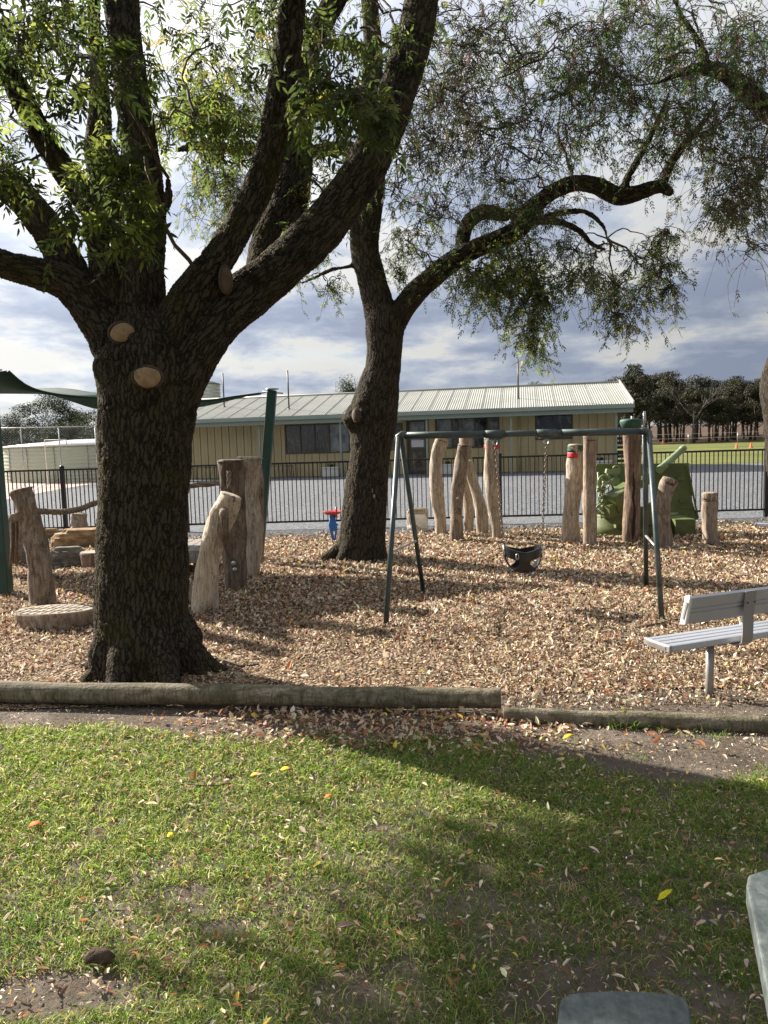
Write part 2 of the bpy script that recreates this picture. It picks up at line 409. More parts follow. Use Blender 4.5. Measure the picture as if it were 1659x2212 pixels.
t.l.new(t.b.outputs[0], mx.inputs[1]); t.l.new(tr.outputs[0], mx.inputs[2]); t.l.new(mx.outputs[0], t.out.inputs['Surface']); MAT['sail'] = t.m
t = NT('window_glass'); t.fin(t.ramp(t.noise(t.coord((1.2, 1.2, .5)), 3.5, 6, .6, 1), [(.42, (.010, .011, .012)), (.58, (.04, .045, .045)), (.68, (.13, .14, .135))]), .05, spec=.9)  # pale patches in the glass colour stand for reflections
t.bump(t.noise(t.coord((1, 1, 1)), 1.2, 2), .25, .02); MAT['glass'] = t.m
t = NT('twisted_rope'); v = t.coord((1, 1, 1)); t.bump(t.noise(v, 90, 4), .8, .004)
MAT['rope'] = t.fin(t.ramp(t.noise(v, 30, 6), [(.3, (.12, .09, .065)), (.6, (.26, .20, .15)), (.8, (.36, .30, .24))]), .95)
t = NT('recycled_table_slab'); v = t.coord((1, 1, 1)); v2 = t.coord((14, 3, 14))
c = t.ramp(t.noise(v, 38, 8, .7), [(.3, (.035, .043, .042)), (.5, (.07, .084, .082)), (.7, (.125, .142, .138))])
c = t.mix(t.rng(t.noise(v2, 5, 6, .6), .4, .7, 0, .35), c, (.15, .17, .165)); 
c = t.mix(t.rng(t.noise(v, 9, 3), .66, .70, 0, .8), c, (.07, .08, .08))
t.bump(t.noise(v, 120, 5, .7), .5, .003); MAT['slab'] = t.fin(c, .5, spec=.4)
t = NT('sandstone_boulder'); v = t.coord((1, 1, 2.2)); n = t.noise(v, 4, 9, .65, .4)
c = t.ramp(n, [(.3, (.10, .06, .035)), (.48, (.30, .19, .10)), (.6, (.42, .31, .19)), (.75, (.52, .43, .31))])
c = t.mix(t.rng(t.noise(v, 1.7, 6), .5, .64), c, (.19, .16, .125)); t.bump(n, 1, .06); MAT['rock'] = t.fin(c, .95, spec=.15)
t = NT('grey_lichen_boulder'); v = t.coord((1, 1, 2)); n = t.noise(v, 5, 9, .68, .3)
c = t.ramp(n, [(.3, (.05, .045, .04)), (.5, (.20, .18, .15)), (.7, (.42, .38, .31))]); t.bump(n, 1, .06); MAT['rock_grey'] = t.fin(c, .95, spec=.15)
t = NT('sawn_wood_scar'); a = t.node('ShaderNodeTexCoord').outputs['Object']
w = t.node('ShaderNodeTexNoise', {'Vector': a, 'Scale': 14.0, 'Detail': 5.0}).outputs['Fac']
MAT['scar'] = t.fin(t.ramp(w, [(.3, (.24, .155, .085)), (.55, (.36, .25, .15)), (.75, (.17, .105, .06))]), .9)

MAT['scar_old'] = m_paint('old_grey_scar', (.10, .065, .05), .9, var=.3, scale=12)
# ground materials (world-space so sheets join)
t = NT('bare_earth'); v = t.coord(src='World'); n = t.noise(v, 2.2, 9, .62); n2_ = t.noise(v, 22, 7, .7)
c = t.ramp(n, [(.3, (.08, .066, .05)), (.5, (.135, .11, .088)), (.7, (.215, .18, .15))]); c = t.mix(t.rng(n2_, .45, .7, 0, .6), c, (.06, .05, .035))
t.bump(t.math('ADD', n, n2_), .9, .03); MAT['earth'] = t.fin(c, .95, spec=.15)
t = NT('lawn_soil'); v = t.coord(src='World'); n = t.noise(v, 3, 9, .62); n2_ = t.noise(v, 40, 7, .7)
c = t.ramp(n, [(.35, (.05, .055, .02)), (.5, (.07, .075, .028)), (.66, (.12, .095, .06))]); c = t.mix(t.rng(n2_, .5, .75, 0, .6), c, (.10, .08, .05))
t.bump(t.math('ADD', n, n2_), .9, .03); MAT['soil'] = t.fin(c, .95, spec=.15)
t = NT('wood_chip_mulch'); v = t.coord(src='World'); n = t.noise(v, 1.2, 6, .6)
vo = t.node('ShaderNodeTexVoronoi', {'Vector': v, 'Scale': 34.0}); sp = t.node('ShaderNodeSeparateColor'); t.l.new(vo.outputs['Color'], sp.inputs[0])
c = t.ramp(sp.outputs[0], [(.0, (.06, .038, .024)), (.35, (.15, .095, .055)), (.65, (.27, .19, .12)), (.95, (.42, .33, .23))])
c = t.mix(t.rng(n, .45, .7, 0, .4), c, (.12, .08, .05)); t.bump(vo.outputs['Distance'], 1, .03); MAT['mulch'] = t.fin(c, .95, spec=.2)
t = NT('grey_gravel'); v = t.coord(src='World'); n = t.noise(v, .35, 7, .6); vo = t.node('ShaderNodeTexVoronoi', {'Vector': v, 'Scale': 28.0})
sp = t.node('ShaderNodeSeparateColor'); t.l.new(vo.outputs['Color'], sp.inputs[0])
c = t.ramp(sp.outputs[0], [(.0, (.055, .06, .068)), (.5, (.125, .132, .145)), (1., (.235, .24, .25))]); c = t.mix(t.rng(n, .45, .7, 0, .45), c, (.17, .168, .165))
t.bump(vo.outputs['Distance'], .8, .02); MAT['gravel'] = t.fin(c, .95, spec=.2)
t = NT('pink_court_surface'); v = t.coord(src='World'); MAT['court'] = t.fin(t.ramp(t.noise(v, .8, 7), [(.3, (.40, .27, .23)), (.7, (.55, .40, .35))]), .85, spec=.2)
t = NT('mown_field'); v = t.coord(src='World'); n = t.noise(v, .12, 8, .65); n2_ = t.noise(v, 3, 5, .7)
c = t.ramp(n, [(.35, (.085, .10, .03)), (.55, (.14, .15, .045)), (.7, (.22, .19, .08))]); c = t.mix(t.rng(n2_, .4, .75, 0, .5), c, (.09, .10, .03)); MAT['field'] = t.fin(c, .95, spec=.1)
t = NT('woodland_floor'); v = t.coord(src='World'); MAT['floor'] = t.fin(t.ramp(t.noise(v, .4, 8, .7), [(.35, (.05, .032, .024)), (.6, (.11, .075, .055))]), .95, spec=.1)
# ================================================================== THE SETTING
def sheet(name, x0, x1, ys, mat, dz, nx=2, kind='structure', wob=0, skew=None):
    xs = np.linspace(x0, x1, nx); ys = np.asarray(ys, float)
    X, Y = np.meshgrid(xs, ys); Y = Y.copy()
    if wob: Y[-1] += wob * (fbm(xs * .9, xs * 0 + 3, 5) - .5) * 2; Y[0] += wob * .35 * (fbm(xs * 1.7, xs * 0 + 9, 8) - .5) * 2
    Z = gz(X, Y) + dz + (mz(X, Y) if name == 'mulch_bed' else 0)
    V = np.stack([X, Y, Z], -1).reshape(-1, 3)
    r, c = len(ys), nx; i = np.arange(r - 1)[:, None] * c + np.arange(c - 1)[None]
    F = np.stack([i, i + 1, i + c + 1, i + c], -1).reshape(-1, 4)
    o = link(name, fast_mesh(name, V, F), mat); o['kind'] = kind; return o
ramp_ys = list(np.linspace(15.5, 30, 16)) + [34, 45, 60, 80, 100, 120]
sheet('ground', -2500, 2500, [-60, 0, 15] + ramp_ys + [128, 240, 348, 4000], MAT['field'], -.06)
sheet('lawn_soil', -14, 14, [-6, 5.45], MAT['earth'], -.006, 60, wob=.1)
sheet('mulch_bed', -14, 14, list(np.linspace(4.95, 14.0, 110)), MAT['mulch'], .004, 300, wob=.16)
sheet('gravel_yard', -28, 40, [13.3, 15] + ramp_ys[:17], MAT['gravel'], -.004, 3)
sheet('woodland_floor', 20, 400, [99, 110, 128, 180, 348, 600], MAT['floor'], .01, 30, wob=2)
# pink tennis court on the left, white lines
cp = [G(-420, 1108), G(14, 1092), G(150, 1069), G(216, 1055), G(330, 1040), G(-420, 1052)]
def drape(name, pts, mat, dz, n=14, kind='structure', parent=None):
    "polygon draped over the terrain as a fan grid"
    cx = sum(p.x for p in pts) / len(pts); cy = sum(p.y for p in pts) / len(pts); V = []; F = []
    ring = []
    for i, p in enumerate(pts):
        q = pts[(i + 1) % len(pts)]
        for k in range(n): ring.append((p.x + (q.x - p.x) * k / n, p.y + (q.y - p.y) * k / n))
    m = len(ring); rr = 12
    for k in range(1, rr + 1):
        for x, y in ring: V.append((cx + (x - cx) * k / rr, cy + (y - cy) * k / rr))
    V.append((cx, cy)); V = np.array(V); Z = gz(V[:, 0], V[:, 1]) + dz
    for k in range(rr - 1):
        for j in range(m): F.append((k * m + j, k * m + (j + 1) % m, (k + 1) * m + (j + 1) % m, (k + 1) * m + j))
    for j in range(m): F.append((len(V) - 1, j, (j + 1) % m))
    me = bpy.data.meshes.new(name); me.from_pydata([tuple(a) + (b,) for a, b in zip(V, Z)], [], F)
    me.update(); o = link(name, me, mat, parent)
    if kind and parent is None: o['kind'] = kind
    return o
court = drape('tennis_court', cp, MAT['court'], .003)
for (a, b) in (((20, 1085), (214, 1058)), ((-60, 1068), (216, 1052)), ((60, 1080), (120, 1046))):
    A = G(*a); Bp = G(*b); d = (Bp - A).normalized(); s = Vector((-d.y, d.x, 0)) * .06
    drape('court_line', [A - s, Bp - s, Bp + s, A + s], MAT['white'], .010, n=10, parent=court)

# ------------------------------------------------------------------ school building
_c = P(1336, 1018, 30.6); BC = Vector((_c.x, _c.y, .29))
ba = Vector((-.983, .184, 0)); bb = Vector((-.184, -.983, 0))
def onb(u, v, off):
    "pixel -> (s, z) on the plane parallel to the facade at offset off"
    d = ray(u, v); o = Vector((0, 0, CAM_H)); n = bb
    t = ((BC + bb * off) - o).dot(n) / d.dot(n); p = o + d * t
    return (p - BC).dot(ba), p.z
def bp(s, off, z): return Vector((BC.x, BC.y, 0)) + ba * s + bb * off + Vector((0, 0, z))
bld = thing('school_building', 'long low cream-yellow school building with pale corrugated roof beyond the gravel yard', 'building', BC)
BR = Matrix((ba, bb, Vector((0, 0, 1)))).transposed()
WOFF = -.9; Z0 = .29; Z1 = 2.86; SL = onb(318, 980, 0)[0]
def bbox(mb, s0, s1, o0, o1, z0, z1, mi=0): mb.box(bp((s0 + s1) / 2, (o0 + o1) / 2, (z0 + z1) / 2), (abs(s1 - s0), abs(o1 - o0), abs(z1 - z0)), BR, mi)
def rect(u0, v0, u1, v1):
    s0, za = onb(u0, v0, WOFF); s1, zb = onb(u1, v1, WOFF); return min(s0, s1), max(s0, s1), min(za, zb), max(za, zb)
w1 = rect(614.7, 918, 758, 977); w2 = rect(838, 915, 871, 972); w3 = rect(940, 904, 1079, 966); w4 = rect(1156, 896, 1237, 948)
dr = list(rect(877, 909, 927, 1022)); dr[2] = Z0
w1 = (w1[0], w1[1], w4[2] - .05, w4[3] + .0); w1 = (w1[0], w1[1], *rect(614.7, 918, 700, 979)[2:])
openings = [w1, w2, w3, w4, tuple(dr)]
mb = MB(); bbox(mb, .06, SL, WOFF - .30, WOFF - .05, Z0, 2.95); mb.obj('wall', MAT['wall'], bld)
mb = MB(); bbox(mb, -.05, SL, WOFF - 7.5, WOFF - .31, Z0, 2.95); mb.obj('wall_side', MAT['wall'], bld)
mb = MB(); bbox(mb, -.1, SL + .1, WOFF - 7.6, .25, Z0 - .35, Z0 - .02); mb.obj('floor_slab', MAT['grey_concrete'], bld)
edges = sorted(set([round(x, 3) for x in np.arange(.04, SL, .36)] + [round(q, 3) for o_ in openings for q in o_[:2]]))
for a_, b_ in zip(edges[:-1], edges[1:]):
    if b_ - a_ < .03: continue
    mid = (a_ + b_) / 2; segs = [(Z0, Z1)]
    for o_ in openings:
        if o_[0] < mid < o_[1]: segs = [q for q in ((Z0, o_[2]), (o_[3], Z1)) if q[1] - q[0] > .02]
    for z0, z1 in segs:
        mb = MB(); bbox(mb, a_ + .011, b_ - .011, WOFF - .05, WOFF, z0, z1)
        bbox(mb, a_ + .011, a_ + .05, WOFF, WOFF + .022, z0, z1)
        if b_ - a_ > .3: bbox(mb, (a_ + b_) / 2 - .012, (a_ + b_) / 2 + .012, WOFF, WOFF + .008, z0, z1)
        mb.obj('wall_panel', MAT['wall'], bld)
t = NT('reflection_tinted_glass'); t.fin(t.ramp(t.noise(t.coord((1, 1, 1)), 2.5, 4), [(.4, (.07, .08, .08)), (.65, (.24, .26, .27))]), .08, spec=.8); MAT['glass_pale'] = t.m  # pale reflection painted into the pane colour
def window(o_, splits, pale=(), name='window'):
    s0, s1, z0, z1 = o_; mb = MB(); w = .055
    bbox(mb, s0, s1, WOFF - .03, WOFF + .035, z0, z0 + w); bbox(mb, s0, s1, WOFF - .03, WOFF + .035, z1 - w, z1)
    bbox(mb, s0, s0 + w, WOFF - .03, WOFF + .03, z0 + w, z1 - w); bbox(mb, s1 - w, s1, WOFF - .03, WOFF + .03, z0 + w, z1 - w)
    for q in splits: m = s1 - (s1 - s0) * q; bbox(mb, m - .022, m + .022, WOFF - .03, WOFF + .026, z0 + w, z1 - w)
    fr = mb.obj(name, MAT['frame'], bld); sp_ = [0] + list(splits) + [1]
    for i in range(len(sp_) - 1):
        b_ = s1 - (s1 - s0) * sp_[i] - .023; a_ = s1 - (s1 - s0) * sp_[i + 1] + .023
        if i == 0: b_ = s1 - w
        if i == len(sp_) - 2: a_ = s0 + w
        mb = MB(); bbox(mb, a_, b_, WOFF - .046, WOFF - .02, z0 + w, z1 - w); mb.obj('pane', MAT['glass_pale' if i in pale else 'glass'], fr)
    return fr
f1 = window(w1, (.24, .46, .68), (3,))
for k, (q, ww) in enumerate(((.53, .05), (.58, .03), (.62, .04), (.33, .02), (.36, .02))):
    s0, s1, z0, z1 = w1; m = s1 - (s1 - s0) * q; mb = MB(); mb.bar(bp(m, WOFF - .018, z0 + .07), bp(m + .14 * (1 if k < 3 else -1), WOFF - .018, z1 - .25), ww, .004); mb.obj('blind', MAT['frame'] if k % 2 else MAT['glass_pale'], f1)
window(w2, (.5,), (0,)); f3 = window(w3, (.26, .36, .62, .82), (0, 2, 4)); f4 = window(w4, (.48,))
s0, s1, z0, z1 = w4; mb = MB(); bbox(mb, s1 - .62, s1 - .10, WOFF - .019, WOFF - .014, z0 + .06, z0 + .26); mb.obj('yellow_notice', MAT['yellow'], f4)
# door: frame, leaf with glass above a dark lower panel, paper notices
s0, s1, z0, z1 = dr; mb = MB(); w = .07
bbox(mb, s0, s1, WOFF - .03, WOFF + .04, z1 - w, z1); bbox(mb, s0, s0 + w, WOFF - .03, WOFF + .04, z0, z1 - w); bbox(mb, s1 - w, s1, WOFF - .03, WOFF + .04, z0, z1 - w)
door = mb.obj('door', MAT['frame'], bld)
mb = MB(); bbox(mb, s0 + w, s1 - w, WOFF - .045, WOFF - .01, z0 + 1.02, z0 + 1.14); bbox(mb, s0 + w, s0 + w + .1, WOFF - .045, WOFF - .012, z0 + .02, z1 - w); bbox(mb, s1 - w - .1, s1 - w, WOFF - .045, WOFF - .012, z0 + .02, z1 - w); bbox(mb, s0 + w + .1, s1 - w - .1, WOFF - .045, WOFF - .012, z0 + .02, z0 + .16)
mb.obj('door_frame', MAT['frame'], door)
mb = MB(); bbox(mb, s0 + w + .1, s1 - w - .1, WOFF - .05, WOFF - .03, z0 + 1.14, z1 - w); mb.obj('pane', MAT['glass_pale'], door)
mb = MB(); bbox(mb, s0 + w + .1, s1 - w - .1, WOFF - .05, WOFF - .03, z0 + .16, z0 + 1.02); mb.obj('pane', MAT['glass'], door)
mb = MB(); bbox(mb, s0 + .22, s1 - .22, WOFF - .029, WOFF - .026, z0 + 1.2, z0 + 1.5); mb.obj('paper_notice', MAT['paper'], door)
# verandah posts, downpipe, flood light
for u in (562, 737, 923, 1105, 1331):
    s_, _z = onb(u, 980, -.06); mb = MB(); bbox(mb, s_ - .04, s_ + .04, -.10, -.02, Z0 - .02, 2.86); mb.obj('verandah_post', MAT['trim'], bld)
s_, _z = onb(1122, 980, WOFF); mb = MB(); mb.tube([bp(s_, WOFF + .07, Z0), bp(s_, WOFF + .07, 2.86)], .045, 10); bbox(mb, s_ - .07, s_ + .07, WOFF + .02, WOFF + .13, 1.9, 1.94); mb.obj('downpipe', MAT['wall'], bld)
s_, _z = onb(602, 905, -.1); mb = MB(); bbox(mb, s_ - .05, s_ + .05, -.1, .0, 2.72, 2.80); bbox(mb, s_ - .17, s_ - .07, -.16, -.02, 2.66, 2.78); bbox(mb, s_ + .07, s_ + .17, -.16, -.02, 2.66, 2.78); mb.obj('flood_light', MAT['white'], bld)
# roof
EZ = 3.0; RO = -4.3; RZ = 4.18
rs = (RZ - EZ) / (RO - .12); W_ = .76; ns = int((SL + 1.2) / W_) + 1
def corr(s0, s1, o0, z0, o1, z1, name='roof_sheet', pitch=.095, amp=.014):
    n = max(2, int(round((s1 - s0) / pitch))) * 4; V = []; F = []
    for r_ in range(2):
        for i in range(n + 1):
            s = s0 + (s1 - s0) * i / n; h = amp * math.cos(i * math.pi / 2 + .4)
            V.append(bp(s, o1 if r_ else o0, (z1 if r_ else z0) + h))
    for i in range(n): F.append((i, i + 1, n + 2 + i, n + 1 + i))
    me = bpy.data.meshes.new(name); me.from_pydata(V, [], F); me.polygons.foreach_set('use_smooth', [True] * len(F)); me.update()
    o = link(name, me, MAT['roofm'], bld); return o
for i in range(ns):
    a_ = -.55 + i * W_; dz = .004 * (i % 2)
    corr(a_, a_ + W_ + .03, .16, EZ + .02 + dz, RO, RZ + dz)
for i in range(0, ns, 4): corr(-.55 + i * W_, -.55 + min(ns, i + 4) * W_, RO - .01, RZ, RO - 4.3, EZ, 'rear_roof_sheet')
mb = MB(); mb.tube([bp(-.56, RO, RZ + .02), bp(-.55 + ns * W_, RO, RZ + .02)], .06, 8); mb.obj('ridge_cap', MAT['roofm'], bld)
mb = MB(); bbox(mb, -.60, -.55 + ns * W_, .13, .27, EZ - .15, EZ + .01); mb.obj('gutter', MAT['trim'], bld)
mb = MB(); bbox(mb, -.57, -.55 + ns * W_, WOFF - .04, .12, EZ - .19, EZ - .155); mb.obj('soffit', MAT['trim'], bld)
mb = MB(); bbox(mb, -.57, -.55 + ns * W_, .05, .129, EZ - .33, EZ - .16); mb.obj('fascia', MAT['trim'], bld)
mb = MB(); mb.bar(bp(-.57, .2, EZ + .03), bp(-.57, RO, RZ + .05), .05, .16); mb.obj('barge_board', MAT['roofm'], bld)
mb = MB(); mb.prism([bp(-.03, WOFF - .1, 2.95), bp(-.03, WOFF - 7.4, 2.95), bp(-.03, RO, RZ - .08)], (0, 0, 0), ba * .2); mb.obj('gable', MAT['wall'], bld)
def mast(u, vt, off, name='roof_mast'):
    s_, z = onb(u, vt, off); zb = EZ + (RZ - EZ) * (.12 - off) / (.12 - RO)
    mb = MB(); mb.tube([bp(s_, off, zb - .05), bp(s_, off, z)], .035, 8); mb.lathe(bp(s_, off, zb), [(.09, 0), (.07, .03), (.04, .06)], 10)
    return mb.obj(name, MAT['frame'], bld)
mast(1118.5, 776, -1.6); mast(621, 800, -1.3); mast(481, 806, -2.4)

# small things along the facade
def planter(u, v0, v1, wpx, lab):
    s_, z = onb(u, v1, WOFF + .45); b = bp(s_, WOFF + .45, Z0 - .0); t_ = thing('planter_box', lab, 'planter', b, 'white planters against the school wall')
    w = wpx * 31.5 / FPX; h = .42; mb = MB(); bbox(mb, s_ - w / 2, s_ + w / 2, WOFF + .25, WOFF + .65, Z0, Z0 + h - .06); mb.obj('box', MAT['white'], t_)
    mb = MB(); bbox(mb, s_ - w / 2 - .03, s_ + w / 2 + .03, WOFF + .22, WOFF + .68, Z0 + h - .06, Z0 + h); mb.obj('rim', MAT['white'], t_)
    rg = np.random.default_rng(int(u)); n = 60; p = np.array(bp(s_, WOFF + .45, Z0 + h)) + np.stack([rg.normal(0, w * .12, n), rg.normal(0, .06, n), np.zeros(n)], 1)
    d = rg.normal(0, .5, (n, 3)); d[:, 2] = 1; V, F, C = leaf_geo(p, d, rg.normal(0, 1, (n, 3)), rg.uniform(.08, .2, n), .03, pick(rg, [(.03, .06, .02)], [1], n)); link('plant', fast_mesh('plant', V, F, C), MAT['leaf_far'], t_)
planter(716, 1010, 1033, 38, 'white planter box with a dark plant by the wide left window')
planter(967, 1006, 1027, 26, 'narrow white planter box just right of the school door')
planter(1296, 1000, 1020, 46, 'white planter box by the right corner of the school building')
def rack(u0, u1, lab):
    s1_, _ = onb(u0, 1020, WOFF + .5); s0_, _ = onb(u1, 1020, WOFF + .5); b = bp((s0_ + s1_) / 2, WOFF + .5, Z0)
    t_ = thing('bike_rack', lab, 'bike rack', b, 'bike racks against the school wall'); z = Z0 + .52
    mb = MB(); mb.tube([bp(s0_, WOFF + .5, Z0 - .01), bp(s0_, WOFF + .5, z), bp(s1_, WOFF + .5, z), bp(s1_, WOFF + .5, Z0 - .01)], .018, 6); mb.obj('frame', MAT['frame'], t_)
    n = 5
    for i in range(1, n):
        q = s0_ + (s1_ - s0_) * i / n; mb = MB(); mb.tube([bp(q, WOFF + .48, z), bp(q - .1, WOFF + .75, Z0 + .02), bp(q - .2, WOFF + .48, z)], .011, 5); mb.obj('loop', MAT['frame'], t_)
rack(424, 498, 'dark steel bike rack by the school wall, between the big tree and the tall logs')
rack(583, 634, 'dark steel bike rack by the school wall, right of the leaning green post')
# dark lattice vent at the right corner
s_, _z = onb(1345, 1000, -.9); b = bp(s_, -.9, Z0); lv = thing('lattice_screen', 'narrow dark lattice screen standing at the right corner of the school', 'screen', b)
mb = MB(); w = .3
bbox(mb, s_ - w, s_ - w + .05, -.93, -.87, Z0, 2.0); bbox(mb, s_ + w - .05, s_ + w, -.93, -.87, Z0, 2.0); bbox(mb, s_ - w + .05, s_ + w - .05, -.93, -.87, 1.94, 2.0); bbox(mb, s_ - w + .05, s_ + w - .05, -.93, -.87, Z0, Z0 + .06); mb.obj('frame', MAT['galv'], lv)
for k in range(9): mb = MB(); z = Z0 + .12 + k * .19; bbox(mb, s_ - w + .05, s_ + w - .05, -.91, -.89, z, z + .12); mb.obj('slat', MAT['black_steel'], lv)

# ------------------------------------------------------------------ black bar fence
FA = G(137, 1155); FB = G(1655, 1116); fd = (FB - FA).normalized(); FL_ = (FB - FA).length
def fp(t_, z=0): p = FA + fd * t_; return Vector((p.x, p.y, z))
def ft(u):        # distance along the fence line of a picture column
    d = ray(u, 1060); n = Vector((-fd.y, fd.x, 0)); k = FA.dot(n) / d.dot(n); return (d * k - FA).dot(fd)
fence = thing('bar_fence', 'long black steel bar fence between the bark bed and the gravel yard', 'fence', FA)
tp = [ft(137) - 5.4, ft(137) - 2.7, ft(137), ft(401), ft(790), ft(1080), ft(1362), ft(1655), ft(1655) + 2.7, ft(1655) + 5.4]
ZT = 1.37; ZB = .15
BRF = Matrix((fd, Vector((-fd.y, fd.x, 0)), Vector((0, 0, 1)))).transposed()
post_me = None
for t_ in tp:
    if post_me is None:
        mb = MB(); mb.box(fp(t_, .68), (.075, .075, 1.46), BRF); mb.lathe(fp(t_, 1.41), [(.045, 0), (.052, .012), (.045, .04), (.015, .055)], 12)
        p0 = mb.obj('post', MAT['black_steel'], fence); post_me = p0.data; t00 = t_
    else:
        o = bpy.data.objects.new('post', post_me); COL.objects.link(o); o.parent = fence; o.location = fd * (t_ - t00)
for a_, b_ in zip(tp[:-1], tp[1:]):
    for z in (ZT, ZB):
        mb = MB(); mb.bar(fp(a_ + .04, z), fp(b_ - .04, z), .038, .038); mb.obj('rail', MAT['black_steel'], fence)
mb = MB(); mb.box(fp(0, (ZT + ZB) / 2), (.017, .017, ZT - ZB - .04), BRF); bar_me = mb.mesh('bar'); bar_me.materials.append(MAT['black_steel']); bar_me.transform(Matrix.Translation(-FA))
for a_, b_ in zip(tp[:-1], tp[1:]):
    n = int(round((b_ - a_) / .089)); 
    for i in range(1, n):
        q = a_ + (b_ - a_) * i / n
        u_ok = -8.8 < fp(q).x < 9.3
        if not u_ok: continue
        o = bpy.data.objects.new('bar', bar_me); COL.objects.link(o); o.parent = fence; o.location = fd * q

# ------------------------------------------------------------------ tanks, court fence
tc_ = P(236, 1040, 40); tcx, tcy = tc_.x, 40.0; tr_ = (236 - 31) * 39 / FPX
TZ0 = float(gz(tcx, tcy)); tank = thing('water_tank', 'low wide pale green corrugated water tank with shiny roof beyond the fence', 'tank', (tcx, tcy, TZ0))
_z = P(60, 968, 36).z
prof = []; k = 0; z = TZ0
while z < 2.05:
    prof.append((tr_ + .02 * math.cos(k * math.pi / 2), z - TZ0)); z += .045; k += 1
MB().lathe((tcx, tcy, TZ0), prof, 72).obj('wall', MAT['tank'], tank)
MB().lathe((tcx, tcy, TZ0), [(tr_ + .12, prof[-1][1]), (tr_ + .13, prof[-1][1] + .05), (tr_ * .75, prof[-1][1] + .20), (tr_ * .35, prof[-1][1] + .34), (.05, prof[-1][1] + .37)], 72).obj('roof', MAT['tank_roof'], tank)
for k in range(9):
    a_ = R(190 + k * 18); mb = MB(); mb.tube([(tcx + (tr_ + .02) * math.cos(a_), tcy + (tr_ + .02) * math.sin(a_), TZ0), (tcx + (tr_ + .02) * math.cos(a_), tcy + (tr_ + .02) * math.sin(a_), TZ0 + prof[-1][1])], .03, 5); mb.obj('seam', MAT['tank'], tank)
t2 = P(430, 860, 44); r2 = 45 * 44 / FPX
tk = thing('water_tank', 'tall grey corrugated tank rising behind the school roof beside the big trunk', 'tank', (t2.x, t2.y, .33))
zt = P(470, 826, 44).z; prof = [(r2 + .02 * math.cos(k * math.pi / 2), k * .05) for k in range(int((zt - .33) / .05))]
MB().lathe((t2.x, t2.y, .33), prof, 48).obj('wall', MAT['galv'], tk)
MB().lathe((t2.x, t2.y, .33), [(r2 + .08, prof[-1][1]), (r2 * .5, prof[-1][1] + .25), (.05, prof[-1][1] + .4)], 48).obj('roof', MAT['galv'], tk)

def wire_fence(u0, v0, u1, v1, Ya, Yb, nposts, zt, lab):
    A = P(u0, v0, Ya); Bq = P(u1, v1, Yb); za = float(gz(0, Ya)); A.z = za; Bq.z = float(gz(0, Yb))
    t_ = thing('mesh_fence', lab, 'fence', A); pts = [A.lerp(Bq, i / (nposts - 1)) for i in range(nposts)]
    for p in pts: mb = MB(); mb.tube([p, p + Vector((0, 0, zt))], .03, 6); mb.obj('post', MAT['galv'], t_)
    mb = MB(); mb.tube([A + Vector((0, 0, zt)), Bq + Vector((0, 0, zt))], .022, 6); mb.obj('rail', MAT['galv'], t_)
    L = (Bq - A).length; V = []; F = []; sp_ = .11; d = (Bq - A).normalized(); nn = int((L + zt) / sp_); w = .0035
    up = Vector((0, 0, 1))
    for sgn in (1, -1):
        for i in range(nn):
            x0 = i * sp_ - (zt if sgn > 0 else 0); x1 = x0 + zt * sgn
            za_, zb_ = 0.0, zt
            if sgn < 0: x0, x1 = i * sp_, i * sp_ - zt
            # clip
            def cl(x0, z0, x1, z1):
                if x0 > x1: x0, z0, x1, z1 = x1, z1, x0, z0
                if x1 < 0 or x0 > L: return None
                if x0 < 0: z0 += (z1 - z0) * (0 - x0) / (x1 - x0); x0 = 0
                if x1 > L: z1 = z0 + (z1 - z0) * (L - x0) / (x1 - x0); x1 = L
                return x0, z0, x1, z1
            c = cl(x0, 0, x1, zt)
            if not c: continue
            k = len(V); x0, z0, x1, z1 = c
            V += [A + d * (x0 - w) + up * z0, A + d * (x0 + w) + up * z0, A + d * (x1 + w) + up * z1, A + d * (x1 - w) + up * z1]; F.append((k, k + 1, k + 2, k + 3))
    me = bpy.data.meshes.new('chain_link'); me.from_pydata(V, [], F); me.update(); o = link('chain_link', me, MAT['galv'], t_); o['kind'] = 'stuff'
wire_fence(-120, 1040, 430, 1030, 31, 35.5, 8, 2.55, 'tall chain-link court fence in front of the low water tank')
_p = P(100, 1000, 33); _p.z = float(gz(0, 33)); mb = MB(); mb.tube([_p, _p + Vector((0, 0, 2.0)), _p + Vector((.95, 0, 1.98)), _p + Vector((.95, 0, 1.7))], .03, 6)
meta(mb.obj('court_frame', MAT['white'], None, _p), 'thin white pipe frame standing behind the low water tank wall', 'frame')

